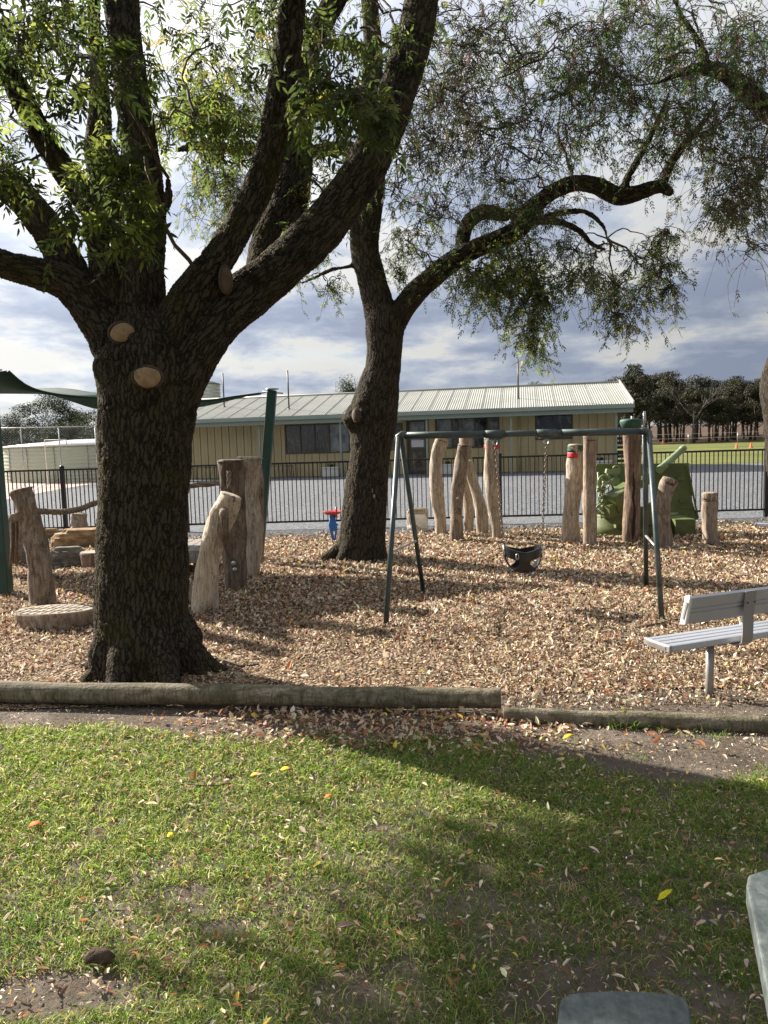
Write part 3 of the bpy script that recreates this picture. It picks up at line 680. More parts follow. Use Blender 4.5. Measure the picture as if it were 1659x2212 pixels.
# ------------------------------------------------------------------ far trees
ORD = 'first second third fourth fifth sixth seventh eighth ninth tenth eleventh twelfth thirteenth fourteenth'.split()
def far_tree_mesh(seed, H, trunk_h, cw, n, cols, lsize):
    rg = np.random.default_rng(seed); mb = MB(); lean = rg.normal(0, .05, 2)
    def tp_(z): return Vector((lean[0] * z + .12 * math.sin(z * .9 + seed), lean[1] * z, z))
    mb.tube([tp_(z) for z in np.linspace(-.2, H * .72, 7)], [.022 * H * q for q in (1.2, 1, .85, .7, .55, .4, .15)], 7)
    cl = []
    nc = 16
    for i in range(nc):
        z = trunk_h + (H - trunk_h) * (rg.uniform(.05, 1) ** .8); f = math.sin(math.pi * min(1, max(.18, (z - trunk_h) / (H - trunk_h) * .85 + .12)))
        a = rg.uniform(0, 6.28); r = cw * .5 * f * rg.uniform(.25, 1)
        c = np.array([math.cos(a) * r + lean[0] * z, math.sin(a) * r, z]); cl.append((c, cw * rg.uniform(.13, .24)))
        b0 = tp_(max(trunk_h * .7, z - r * 1.1)); mb.tube([b0, b0.lerp(Vector(c), .5) + Vector((0, 0, -.1 * r)), Vector(c)], [.007 * H, .005 * H, .002 * H], 5)
    trunk = mb.mesh('trunk')
    P_ = []
    for c, r in cl:
        k = n // nc; v = unit(rg.normal(0, 1, (k, 3))) * (rg.uniform(.2, 1, (k, 1)) ** .5) * r * np.array([1.1, 1.1, .8]); P_.append(c + v)
    P_ = np.concatenate(P_); N = len(P_); d = rg.normal(0, 1, (N, 3)); d[:, 2] -= .7
    V, F, C = leaf_geo(P_, d, rg.normal(0, 1, (N, 3)), rg.uniform(.6, 1.4, N) * lsize, lsize * .55, pick(rg, *cols, N, .25), .1)
    return trunk, fast_mesh('crown', V, F, C)
gumc = ([(.036, .040, .020), (.050, .050, .028), (.065, .058, .034), (.026, .030, .018)], [3, 3, 1.5, 2])
gums = [far_tree_mesh(s_, H, th, cw, 4200, gumc, .36) for s_, H, th, cw in ((1, 11, 2.4, 7.2), (2, 12, 3.0, 7.6), (3, 10, 2.0, 6.4), (4, 11.5, 2.6, 7.2), (5, 12.8, 3.2, 6.6))]
for tm, cm in gums: tm.materials.append(MAT['twig']); cm.materials.append(MAT['leaf_far'])
def place_far(i, x, y, sc, rz, lab, group=None, name='gum_tree', cat='tree', meshes=gums):
    b = Vector((x, y, float(gz(x, y)))); t_ = thing(name, lab, cat, b, group)
    t_.scale = (sc, sc, sc); t_.rotation_euler = (0, 0, rz)
    for nm, me in zip(('trunk', 'crown'), meshes[i % len(meshes)]):
        o = bpy.data.objects.new(nm, me); COL.objects.link(o); o.parent = t_
    return t_
rr = random.Random(4); spots = []
for row, (Y, n) in enumerate(((104, 14), (111, 15), (119, 16), (128, 16), (139, 16), (152, 16))):
    for k in range(n):
        u = 1322 + (k + rr.uniform(-.3, .3)) * (560 / n); X = (u - 829.5) / FPX * (Y + 0); spots.append((X, Y + rr.uniform(-3.5, 3.5), row))
for i, (X, Y, row) in enumerate(spots):
    place_far(rr.randrange(5), X, Y, rr.uniform(.56, .92), rr.uniform(0, 6.28), ('%s gum tree from the left in the front row of the far wood' % ORD[i]) if row == 0 else 'dark gum tree deeper in the far wood, behind its front row', 'gum trees of the far wood')
# one dead pale tree at the wood's edge
mb = MB(); dx, dy = (1700 - 0) * 0 + (1495 - 829.5) / FPX * 100, 99.5; z0 = float(gz(dx, dy))
rr = random.Random(9)
def bare(mb, p, d, L, r, depth):
    q = p + d * L; mid = p.lerp(q, .5) + Vector((rr.uniform(-1, 1), 0, rr.uniform(-1, 1))) * L * .07
    mb.tube([p, mid, q], [r, r * .8, r * .6], 5)
    if depth:
        for _ in range(3 if depth > 1 else 2):
            nd = (d + Vector((rr.uniform(-.9, .9), rr.uniform(-.5, .5), rr.uniform(-.1, .5)))).normalized(); bare(mb, mid.lerp(q, rr.uniform(.2, 1)), nd, L * rr.uniform(.5, .75), r * .55, depth - 1)
bare(mb, Vector((dx, dy, z0)), Vector((.03, 0, 1)), 4.2, .11, 4)
meta(mb.obj('dead_tree', m_paint('pale_dead_wood', (.17, .15, .13), .9), None, (dx, dy, z0)), 'pale bare dead tree standing at the front edge of the far wood', 'tree')
# left background trees
evc = ([(.020, .032, .012), (.030, .045, .016), (.045, .055, .02)], [3, 3, 1]); evs = [far_tree_mesh(s_, 7, 1.0, 6.4, 9000, evc, .15) for s_ in (11, 12, 13)]
for tm, cm in evs: tm.materials.append(MAT['twig']); cm.materials.append(MAT['leaf_far'])
def lt(i, u, vtop, Y, lab, grp='dark trees behind the tank', wid=1.0):
    p = P(u, vtop, Y); g_ = float(gz(0, Y)); t_ = place_far(i, p.x, Y, (p.z - g_) / 7, i * 1.3, lab, grp, 'evergreen_tree', 'tree', evs); t_.scale[0] *= wid; t_.scale[1] *= wid
lt(0, 75, 870, 62, 'left and lower of the two dark evergreens peaking under the shade sail')
lt(1, 118, 860, 64, 'tallest dark evergreen under the shade sail, behind the low tank')
lt(2, 168, 895, 66, 'low dark evergreen just left of the big trunk, behind the tank')
lt(0, 205, 888, 60, 'dark evergreen half hidden by the big trunk, behind the tank')
lt(1, 25, 905, 60, 'dark evergreen beside the green sail post at the left edge')
for k, u in enumerate((-160, -70, 0, 60, 110, 160, 215, 275, 340)): lt(k % 3, u, 928 - (k % 2) * 6, 50 + (k * 7) % 6, '%s low bushy tree from the left in the row behind the mesh fence' % ORD[k], 'row of low trees behind the mesh fence', 1.5)
lt(2, 757, 832, 75, 'dark treetop showing over the school roof beside the second trunk', None, .6)
lt(1, 1157, 838, 90, 'small treetop just showing over the roof ridge near the tall roof mast', None, .8)
# cones and rope fence on the field
for k, (u, v) in enumerate(((1591, 985), (1622, 985), (1432, 958))):
    q = P(u, v, 62 if k < 2 else 95); z = float(gz(0, q.y)); mb = MB(); mb.lathe((q.x, q.y, z), [(.20, 0), (.20, .03), (.12, .04), (.04, .42), (.02, .45)], 12)
    meta(mb.obj('traffic_cone', MAT['orange'], None, (q.x, q.y, z)), ('left orange cone on the grass field behind the right fence panel', 'right orange cone on the grass field behind the right fence panel', 'distant orange cone on the field near the top of the swing frame')[k], 'cone', 'orange cones on the field')
A = P(1380, 930, 90); A.z = float(gz(0, 90)); rf = thing('rope_fence', 'thin low wire boundary fence along the far side of the field', 'fence', A)
pp = [Vector((A.x + k * 6, 90, A.z)) for k in range(8)]
for p in pp: mb = MB(); mb.tube([p, p + Vector((0, 0, 1.3))], .04, 5); mb.obj('post', MAT['galv'], rf)
for z in (1.25, .7): mb = MB(); mb.tube([p + Vector((0, 0, z)) for p in pp], .02, 4); mb.obj('wire', MAT['white'], rf)
# ================================================================== PLAYGROUND OBJECTS
def plog(name, stack, mat, lab, cat='post', group=None, base_v=None, n=18, rough=.15, seed=1, cap=None, ends='round', ground=None, lean_y=0.0, ell=1.0, sink=.12):
    """log from picture stations (u, v, half-width px) standing where its foot meets the ground; returns thing + placement info"""
    u0, v0, r0 = stack[0]; g = ground or G(u0, base_v or v0)
    Y = g.y + r0 * S(g.y); pts = []; rad = []
    m = len(stack); H0 = P(u0, v0, Y).z; 
    for i, (u, v, r) in enumerate(stack):
        p = P(u, v, Y); p.y += lean_y * (p.z - H0); pts.append(p); rad.append(r * S(Y))
    # resample
    PP = []; RR = []
    def cr(a, b, c, d, t): return .5 * ((2 * b) + (c - a) * t + (2 * a - 5 * b + 4 * c - d) * t * t + (-a + 3 * b - 3 * c + d) * t ** 3)
    for i in range(m - 1):
        a, b, c, d = pts[max(i - 1, 0)], pts[i], pts[i + 1], pts[min(i + 2, m - 1)]; ra, rb, rc, rd = rad[max(i - 1, 0)], rad[i], rad[i + 1], rad[min(i + 2, m - 1)]
        for k in range(6): PP.append(cr(a, b, c, d, k / 6)); RR.append(cr(ra, rb, rc, rd, k / 6))
    PP.append(pts[-1]); RR.append(rad[-1])
    d0 = (PP[1] - PP[0]).normalized(); PP.insert(0, PP[0] - d0 * sink); RR.insert(0, RR[0] * 1.02)
    if ends == 'round':
        d1 = (PP[-1] - PP[-2]).normalized(); r = RR[-1]; PP[-1] = PP[-1] - d1 * r * .25; e0 = PP[-1]
        for q, s_ in ((.10, .985), (.17, .95), (.22, .86), (.245, .7), (.25, .45)): PP.append(e0 + d1 * r * q); RR.append(r * s_)
    base = Vector((PP[1].x, Y, 0))
    t_ = thing(name, lab, cat, base, group); mb = MB(); mb.tube(PP, RR, n, rough=rough, seed=seed, ell=ell); o = mb.obj('log', mat, t_)
    return t_, PP, RR, Y
def ring(t_, PP, RR, frac, w, mat, nm, grow=1.03, n=20):
    L = [0]
    for a_, b_ in zip(PP[:-1], PP[1:]): L.append(L[-1] + (b_ - a_).length)
    tot = L[-1]
    def at(s):
        for i in range(len(L) - 1):
            if L[i + 1] >= s: k = (s - L[i]) / max(1e-6, L[i + 1] - L[i]); return PP[i].lerp(PP[i + 1], k), RR[i] + (RR[i + 1] - RR[i]) * k
        return PP[-1], RR[-1]
    s0 = tot - frac; k = 5; pts = []; rad = []
    for i in range(k): p, r = at(s0 - w / 2 + w * i / (k - 1)); pts.append(p); rad.append(r * grow)
    mb = MB(); mb.tube(pts, rad, n); return mb.obj(nm, mat, t_)

# --- group of five tall posts in the middle
GP = 'tall natural log posts in the bark bed'
lg = [
 ('wood_pale', [(952, 1158, 13.5), (951, 1120, 13), (946.5, 1086, 13.5), (940.5, 1026, 13.5), (944, 985, 14), (953, 955, 14), (957, 944, 12.5)], 'curved tan log post, leftmost of the tall posts behind the swing', .11, 12),
 ('wood_grey', [(985, 1173, 14.5), (986, 1120, 14), (988, 1070, 14), (993, 1026, 14), (1000, 985, 15), (1004, 960, 15)], 'grey knotty log post leaning right with a broken knot hole', .14, 13),
 ('wood_tan', [(1012, 1149, 10), (1012, 1100, 10.5), (1009, 1050, 12), (1006, 990, 12.5), (1006, 941, 12.5)], 'slim log post standing hidden behind the grey knotty one', .0, 14),
 ('wood_pale', [(1043, 1156, 13), (1040, 1110, 12.5), (1030, 1065, 12), (1018, 1027, 11), (1010, 995, 9)], 'crooked pale log post leaning left between two upright posts', .0, 15),
 ('wood_pale', [(1074, 1167, 13), (1071, 1125, 14), (1066, 1080, 15), (1062, 1026, 15.5), (1062, 985, 16), (1062, 941, 16)], 'pale log post with faded green and red painted top under the swing bar', .0, 16)]
for mt, st, lab, gr, sd_ in lg:
    t_, PP, RR, Y = plog('log_post', st, MAT[mt], lab, 'post', GP, seed=sd_)
    if gr: ring(t_, PP, RR, gr, .012, MAT['groove'], 'groove', 1.012)
    if sd_ == 16:
        ring(t_, PP, RR, .085, .12, MAT['green_top'], 'painted_top', 1.03); ring(t_, PP, RR, .19, .07, MAT['red_band'], 'painted_band', 1.03)
    if sd_ == 13:
        c = P(990, 1104, Y - RR[5] * .95); mb = MB(); mb.lathe(c, [(.01, .035), (.045, .03), (.06, .0), (.07, -.03)], 12, rot=Matrix.Rotation(R(80), 3, 'X'), wob=.1); mb.obj('knot', MAT['wood_red'], t_)
        c = P(989, 1076, Y - RR[5] * .95); mb = MB(); mb.lathe(c, [(.005, .03), (.025, .02), (.03, 0)], 10, rot=Matrix.Rotation(R(80), 3, 'X')); mb.obj('knot', MAT['wood_pale'], t_)
# --- right group
t_, PP, RR, Y = plog('log_post', [(1232, 1176, 18), (1233, 1140, 18), (1236, 1085, 18), (1241, 1030, 17.5), (1243, 990, 17), (1244, 959, 17)], MAT['wood_pale'], 'thick pale log post with dark green cap and red band', 'post', GP, seed=21)
ring(t_, PP, RR, .085, .125, MAT['green_top'], 'painted_top', 1.03); ring(t_, PP, RR, .195, .085, MAT['red_band'], 'painted_band', 1.03)
t_, PP, RR, Y = plog('log_post', [(1273.6, 1184, 14), (1275, 1140, 13.5), (1272, 1085, 14.5), (1274, 1030, 13.5), (1274, 936, 13.5)], MAT['wood_tan'], 'tall straight tan log post right of the green-capped one', 'post', GP, seed=22)
ring(t_, PP, RR, .11, .012, MAT['groove'], 'groove', 1.012)
t_, PP, RR, Y = plog('log_post', [(1361, 1176, 16.5), (1363, 1140, 17), (1366, 1075, 17), (1367, 1020, 17), (1366, 960, 17.5), (1364, 925, 17)], MAT['wood_red'], 'tallest red-brown log post with a long dark split, beside the swing leg', 'post', GP, seed=23)
ring(t_, PP, RR, .0, .03, MAT['groove'], 'groove', .8)
yy = Y - 17 * S(Y)
mb = MB(); mb.lathe(P(1363, 921, Y) , [(.13, -.04), (.165, .03), (.175, .08), (.165, .11), (.10, .12)], 20, wob=.02); mb.obj('painted_cap', MAT['green_top'], t_)
mb = MB(); mb.box(P(1366, 905, Y), (.035, .035, .09)); mb.obj('peg', MAT['white'], t_)
pts = [P(u, v, Y - 17.3 * S(Y)) for u, v in ((1368, 1020), (1370, 1050), (1367, 1075), (1371, 1100), (1368, 1150), (1367, 1165))]
mb = MB(); mb.tube(pts, [.006, .026, .03, .02, .028, .01], 8, ell=.4); mb.obj('split', m_paint('dark_wood_split', (.035, .02, .012), .95), t_)
t_, PP, RR, Y = plog('log_post', [(1437, 1186, 18), (1436, 1165, 16), (1432, 1128, 15), (1432, 1090, 16.5), (1440, 1056, 17), (1449, 1033, 16.5)], MAT['wood_grey'], 'short bent log post curving right, right of the swing frame', 'post', GP, seed=24)
ring(t_, PP, RR, .12, .012, MAT['groove'], 'groove', 1.012); ring(t_, PP, RR, .06, .1, MAT['wood_grey'], 'worn_top', 1.02)
t_, PP, RR, Y = plog('log_post', [(1536, 1181, 19), (1534, 1160, 17), (1533, 1120, 16.3), (1533, 1085, 15.5), (1533, 1063, 15)], MAT['wood_tan'], 'shortest upright log post, rightmost one in front of the fence', 'post', GP, seed=25)
ring(t_, PP, RR, .15, .012, MAT['groove'], 'groove', 1.012); ring(t_, PP, RR, .07, .12, MAT['wood_grey'], 'worn_top', 1.025)
# white banded stump
t_, PP, RR, Y = plog('log_stump', [(902, 1148, 22.5), (902, 1120, 22), (902, 1097, 21)], MAT['wood_pale'], 'low thick stump with a white painted band left of the tall posts', 'stump', None, seed=26)
ring(t_, PP, RR, .33, .33, MAT['white'], 'white_band', 1.02)

# --- left: leaning log with rope
def rope(mb, pts, r, n=10, turns=9.0, k=60):
    pts = [Vector(p) for p in pts]; m = len(pts); Q = []
    for i in range(k + 1):
        s = i / k * (m - 1); j = min(int(s), m - 2); f = s - j; a, b, c, d = pts[max(j - 1, 0)], pts[j], pts[j + 1], pts[min(j + 2, m - 1)]
        Q.append(.5 * ((2 * b) + (c - a) * f + (2 * a - 5 * b + 4 * c - d) * f * f + (-a + 3 * b - 3 * c + d) * f ** 3))
    L = sum((b - a).length for a, b in zip(Q[:-1], Q[1:]))
    for st in range(3):
        pp = []
        for i, q in enumerate(Q):
            d = (Q[min(i + 1, k)] - Q[max(i - 1, 0)]).normalized(); N = Vector((0, 1, 0)) if abs(d.y) < .8 else Vector((1, 0, 0)); N = (N - d * N.dot(d)).normalized(); B = d.cross(N)
            a = i / k * L / (r * 7.5) * 2 * math.pi + st * 2.094; pp.append(q + (N * math.cos(a) + B * math.sin(a)) * r * .5)
        mb.tube(pp, r * .56, 6)
def tassel(t_, top, bot, rpx, Y, seed, mat='rope'):
    rg = random.Random(seed); a = P(*top, Y); b = P(*bot, Y); mb = MB()
    for i in range(26):
        an = rg.uniform(0, 6.28); q = rg.uniform(.2, 1); e = Vector((math.cos(an) * q, math.sin(an) * q, 0)) * rpx * S(Y); l = rg.uniform(.8, 1.03)
        m1 = a.lerp(b, .12) + e * 1.0; m2 = a.lerp(b, .55 * l) + e * .85 + Vector((rg.uniform(-.01, .01), 0, 0)); m3 = a.lerp(b, l) + e * rg.uniform(.7, 1.4)
        mb.tube([a + e * .35, m1, m2, m3], [.008, .009, .009, .004], 5)
    o = mb.obj('tassel', MAT[mat], t_)
    mb = MB(); c = a.lerp(b, .04); mb.lathe(c, [(.01, .06), (.04, .05), (.055, .01), (.045, -.03), (.02, -.05)], 12, wob=.08, seed=seed); mb.obj('knot', MAT[mat], t_)
tL, PL, RL, YL = plog('leaning_log', [(92, 1313, 25.5), (89, 1250, 26), (82, 1197, 25), (72, 1155, 24), (61, 1115, 23), (52, 1080, 22.5), (45, 1055, 22)], MAT['wood_grey'], 'grey weathered log leaning left with a rope tied through it, behind the stump step', 'log', 'rope bridge logs', seed=31)
tassel(tL, (31, 1116), (28, 1225), 9, YL - .05, 3)
mb = MB(); c = P(40, 1118, YL - 22 * S(YL)); mb.lathe(c, [(.02, .0), (.055, .01), (.06, .03), (.02, .035)], 12, rot=Matrix.Rotation(R(60), 3, 'X') @ Matrix.Rotation(R(40), 3, 'Y')); mb.obj('rope_end', MAT['rope'], tL)
# --- right leaning log with tassel
tR, PR, RR_, YR = plog('leaning_log', [(443, 1327, 28), (446, 1250, 26), (457, 1180, 25.5), (476, 1128, 26), (491, 1093, 26.5), (501, 1068, 25)], MAT['wood_bleached'], 'pale smooth log leaning right with a hanging rope tassel', 'log', 'rope bridge logs', seed=32, n=22)
tassel(tR, (484, 1108), (486, 1184), 9, YR - 30 * S(YR), 5)
mb = MB(); c = P(485, 1107, YR - 26 * S(YR)); mb.lathe(c, [(.02, .0), (.05, .01), (.05, .03), (.02, .035)], 12, rot=Matrix.Rotation(R(70), 3, 'X')); mb.obj('rope_end', MAT['rope'], tR)
mb = MB(); c = P(500, 1078, YR - 24.2 * S(YR)); mb.lathe(c, [(.055, -.004), (.05, .004), (.02, .006)], 12, ay=.6, rot=Matrix.Rotation(R(75), 3, 'X'), wob=.1); mb.obj('knot', MAT['wood_tan'], tR)
# --- tall carved logs
TG = 'tall carved logs of the climbing frame'
t1_, P1, R1, Y1 = plog('carved_log', [(512, 1279, 26), (509, 1245, 23.5), (507, 1190, 25), (507, 1130, 26), (505, 1060, 25), (500, 1015, 27.5), (499, 992, 28)], MAT['wood_dark'], 'dark weathered carved log with flared top behind the tasselled log', 'log', TG, seed=33, n=22, ell=.8, rough=.14)
mb = MB(); rope(mb, [P(495, 1018, Y1 - 24 * S(Y1)), P(494, 1035, Y1 - 30 * S(Y1)), P(495, 1056, Y1 - 34 * S(Y1))], .028, k=24); mb.obj('rope', MAT['rope'], t1_)
for v in (1216, 1230): mb = MB(); mb.lathe(P(505 + (v - 1216) * .2, v, Y1 - 22 * S(Y1)), [(.028, 0), (.028, .02), (.012, .03)], 10, rot=Matrix.Rotation(R(90), 3, 'X')); mb.obj('bolt', MAT['galv'], t1_)
t2_, P2, R2, Y2 = plog('carved_log', [(544, 1249, 16), (549, 1190, 17), (549, 1150, 18), (546, 1110, 19), (540, 1065, 19), (540, 1030, 20), (538, 1005, 25), (538, 986, 28)], MAT['wood_pale'], 'lighter carved log with wide flared head, right of the dark carved one', 'log', TG, seed=34, n=22, ell=.8, rough=.14)
mb = MB(); rope(mb, [P(528, 1010, Y2 - 21 * S(Y2)), P(527, 1022, Y2 - 26 * S(Y2)), P(528, 1034, Y2 - 28 * S(Y2))], .022, k=18); mb.obj('rope', MAT['rope'], t2_)
t3_, P3, R3, Y3 = plog('carved_log', [(556, 1222, 12), (557, 1150, 12), (558, 1080, 12), (557, 1030, 12), (554, 1010, 11)], MAT['wood_grey'], 'narrow grey log mostly hidden behind the flared carved log', 'log', TG, seed=35)
# rope of the rope bridge, runs behind the big trunk
mb = MB(); A = P(76, 1104, YL); Bq = P(520, 1040, Y2 + .1)
rope(mb, [A, P(132, 1106, YL + .25), P(175, 1099, YL + .5), P(216, 1084, YL + .75), P(330, 1058, YL + 1.3), Bq], .036, k=150)
meta(mb.obj('bridge_rope', MAT['rope'], None, A), 'thick sagging twisted rope strung from the left leaning log behind the big trunk', 'rope')

# --- stump steps
def step(name, u, vf, rxpx, hpx, lab, seed, mat='wood_tan', grid=False, ay=.62):
    g = G(u, vf); rx = rxpx * S(g.y); ry = rx * ay; c = Vector((u and P(u, vf, g.y).x, g.y + ry, 0)); h = hpx * S(g.y)
    t_ = thing(name, lab, 'stump', c, None); mb = MB(); mb.lathe(c, [(.93, -.06), (.93, h * .3), (.96, h * .6), (1.0, h * .9), (.97, h)] and [(rx * .93, -.06), (rx * .93, h * .3), (rx * .96, h * .62), (rx * 1.0, h * .9), (rx * .965, h)], 40, ay=ay, wob=.022, seed=seed); mb.obj('stump', MAT[mat], t_)
    mb = MB(); mb.lathe(c, [(rx * .955, h - .004), (rx * .94, h + .007)], 40, ay=ay, wob=.022, seed=seed); mb.obj('sawn_top', MAT['wood_end'], t_)
    if grid:
        for k in range(-4, 5):
            x = k * rx * .19; l = ry * math.sqrt(max(.05, 1 - (x / rx) ** 2)) * .85; mb = MB(); mb.bar(c + Vector((x - .04, -l, h + .009)), c + Vector((x + .05, l * .9, h + .008)), .005, .004); mb.obj('saw_cut', MAT['groove'] if 0 else MAT['twig'], t_)
        for k in (-.4, .15): mb = MB(); mb.bar(c + Vector((-rx * .8, ry * k, h + .0095)), c + Vector((rx * .8, ry * k, h + .0082)), .004, .004); mb.obj('saw_cut', MAT['twig'], t_)
    return t_
step('stump_step', 97, 1369, 91, 41, 'wide low stump step with crosshatched top at the far left', 41, 'wood_tan', True)
step('stump_step', 205, 1231, 42, 36, 'low tilted stump beside the grey boulder, partly behind the big trunk', 42, 'wood_red')
step('stump_step', 375, 1310, 38, 54, 'squared pale stump mostly hidden behind the big trunk', 43, 'wood_pale')
tS, PS, RS, YS = plog('log_stump', [(172, 1162, 21), (171, 1140, 19), (171, 1120, 15), (172, 1108, 15)], MAT['wood_tan'], 'small upright stump with a side knot under the sagging rope', 'stump', None, seed=44, rough=.14)
mb = MB(); mb.tube([P(168, 1148, YS - .1), P(158, 1146, YS - .16), P(149, 1153, YS - .2)], [.11, .10, .04], 12); mb.obj('side_limb', MAT['wood_tan'], tS)
mb = MB(); mb.lathe(P(162, 1135, YS - 15 * S(YS)), [(.05, 0), (.045, .01), (.02, .015)], 12, rot=Matrix.Rotation(R(80), 3, 'X')); mb.obj('knot', MAT['groove'], tS)

# --- boulders
def rock(name, u0, v0, u1, v1, mat, lab, seed, depth=.7, flat=1.0, group='boulders behind the leaning log'):
    g = G((u0 + u1) / 2, v1 - (v1 - v0) * .12); w = (u1 - u0) / 2 * S(g.y); h = (v1 - v0) * S(g.y) * .96; c = Vector((P((u0 + u1) / 2, v1, g.y).x, g.y + w * depth, 0))
    rg = np.random.default_rng(seed); nu, nv = 36, 20; V = []; F = []
    for j in range(nv + 1):
        th = math.pi * j / nv
        for i in range(nu):
            ph_ = 2 * math.pi * i / nu; n_ = np.array([math.sin(th) * math.cos(ph_), math.sin(th) * math.sin(ph_), math.cos(th)])
            s_ = 1 + .34 * (float(fbm(n_[0] * 2.2 + seed, n_[1] * 2.2 + n_[2] * 1.7, seed, 4)) - .5); q = np.sign(n_) * np.abs(n_) ** .72
            z = q[2] * h * .62 * s_ + h * .36; z = round(z / (h * .2)) * h * .2 * .55 + z * .45
            V.append((c.x + q[0] * w * s_, c.y + q[1] * w * depth * s_, z))
    for j in range(nv):
        for i in range(nu): F.append((j * nu + i, (j + 1) * nu + i, (j + 1) * nu + (i + 1) % nu, j * nu + (i + 1) % nu))
    me = bpy.data.meshes.new(name); me.from_pydata(V, [], F); me.update()
    return meta(link(name, me, MAT[mat], None, c), lab, 'boulder', group)
rock('boulder', 95, 1148, 240, 1192, 'rock', 'broad tan sandstone slab boulder behind the leaning log', 51, .5)
rock('boulder', 100, 1186, 178, 1232, 'rock_grey', 'rough grey lichened boulder right of the leaning log foot', 52, .6)
rock('boulder', 88, 1144, 132, 1168, 'rock', 'small brown rock at the top left of the boulder pile', 53, .6)
rock('boulder', 10, 1120, 66, 1236, 'rock_grey', 'large dark boulder in shade beside the left green post', 54, .5)

# --- timber deck behind the big trunk
x0, x1 = P(300, 1195, 9.9).x, P(443, 1197, 9.9).x; dk = thing('timber_deck', 'low weathered timber platform between the big trunk and the tasselled log', 'deck', ((x0 + x1) / 2, 10.4, 0))
for k in range(6):
    a_ = x0 + (x1 - x0) * k / 6; mb = MB(); mb.box((a_ + (x1 - x0) / 12, 10.5, .35), ((x1 - x0) / 6 - .014, 1.25, .045), Matrix.Rotation(R(0), 3, 'Z')); mb.obj('plank', MAT['deckwood'], dk)
mb = MB(); mb.box(((x0 + x1) / 2, 9.86, .29), (x1 - x0 + .02, .05, .165)); mb.obj('bearer', MAT['deckwood'], dk)
for x in (x0 + .1, x1 - .12): mb = MB(); mb.box((x, 10.5, .13), (.12, 1.1, .32)); mb.obj('bearer', MAT['wood_red'], dk)

# --- shade sail and posts
pA = G(2, 1287); pA.x = P(4, 1100, pA.y).x
gp1 = thing('sail_post', 'upright square dark green shade sail post at the left edge', 'post', pA, 'dark green shade sail posts')
zt1 = P(2, 797, pA.y).z; mb = MB(); mb.box((pA.x - .04, pA.y, zt1 / 2 - .1), (.15, .15, zt1 + .2)); bevel(mb.obj('shaft', MAT['green_steel'], gp1), .012)
mb = MB(); mb.box((pA.x - .04, pA.y, zt1 + .008), (.19, .19, .014)); mb.tube([(pA.x + .04, pA.y, zt1 - .02), (pA.x + .13, pA.y, zt1 - .01)], .01, 6); mb.obj('cap_plate', MAT['galv'], gp1)
YB = 11.2; tB = P(588, 843, YB); bB = P(560, 1195, YB); dB = (tB - bB); bB = bB - dB * (bB.z / dB.z) ; 
gp2 = thing('sail_post', 'leaning square dark green shade sail post behind the carved logs', 'post', (bB.x, YB, 0), 'dark green shade sail posts')
mb = MB(); mb.bar(bB - dB.normalized() * .2, tB, .135, .135); bevel(mb.obj('shaft', MAT['green_steel'], gp2), .012)
mb = MB(); mb.lathe(tB + Vector((0, 0, .01)), [(.10, 0), (.10, .015), (.03, .02)], 12); mb.tube([tB + Vector((-.14, -.02, -.02)), tB + Vector((.16, 0, -.05))], .012, 6); mb.tube([tB + Vector((-.12, 0, -.03)), P(560, 850, YB - .1)], .012, 6); mb.obj('shackle', MAT['galv'], gp2)
C1 = Vector((pA.x + .1, pA.y, zt1 - .04)); C2 = P(563, 850, YB - .08); n = 40; m_ = 8
def curve(st):
    PP = [P(*q) for q in st]; L = [0]
    for a, b in zip(PP[:-1], PP[1:]): L.append(L[-1] + (b - a).length)
    out = []
    for i in range(n + 1):
        q = L[-1] * i / n; k = next((k for k in range(len(L) - 1) if L[k + 1] >= q - 1e-6), len(L) - 2); f = (q - L[k]) / (L[k + 1] - L[k])
        a, b, c, d = PP[max(k - 1, 0)], PP[k], PP[k + 1], PP[min(k + 2, len(PP) - 1)]; out.append(.5 * ((2 * b) + (c - a) * f + (2 * a - 5 * b + 4 * c - d) * f * f + (-a + 3 * b - 3 * c + d) * f ** 3))
    return out
near = curve([(17, 801, 9.2), (60, 835, 9.4), (120, 852, 9.7), (215, 860, 10.0), (330, 866, 10.4), (440, 866, 10.7), (510, 857, 10.95), (563, 850, 11.12)])
farc = curve([(-330, 838, 13.6), (-180, 846, 13.4), (-60, 850, 13.2), (60, 851, 13.0), (105, 853, 12.8), (150, 866, 12.5), (215, 885, 12.2), (320, 892, 11.9), (430, 880, 11.6), (510, 862, 11.3), (563, 850, 11.12)])
V = []; F = []
for i in range(n + 1):
    for j in range(m_ + 1): f = j / m_; p = near[i].lerp(farc[i], f); p.z += (.10 + .03 * math.sin(i * .9)) * math.sin(math.pi * f) * math.sin(math.pi * i / n); V.append(p)
for i in range(n):
    for j in range(m_): k = i * (m_ + 1) + j; F.append((k, k + 1, k + m_ + 2, k + m_ + 1))
me = bpy.data.meshes.new('sail'); me.from_pydata(V, [], F); me.polygons.foreach_set('use_smooth', [True] * len(F)); me.update()
sl = thing('shade_sail', 'dark green triangular shade sail stretched between the two green posts behind the trunk', 'shade sail', C1)
o = link('cloth', me, MAT['sail'], sl); m = o.modifiers.new('t', 'SOLIDIFY'); m.thickness = .006
mb = MB(); mb.tube(near, .018, 6); mb.obj('hem', MAT['sail'], sl)
mb = MB(); mb.tube([C2, tB + Vector((-.13, 0, -.02))], .012, 6); mb.obj('turnbuckle', MAT['galv'], sl)

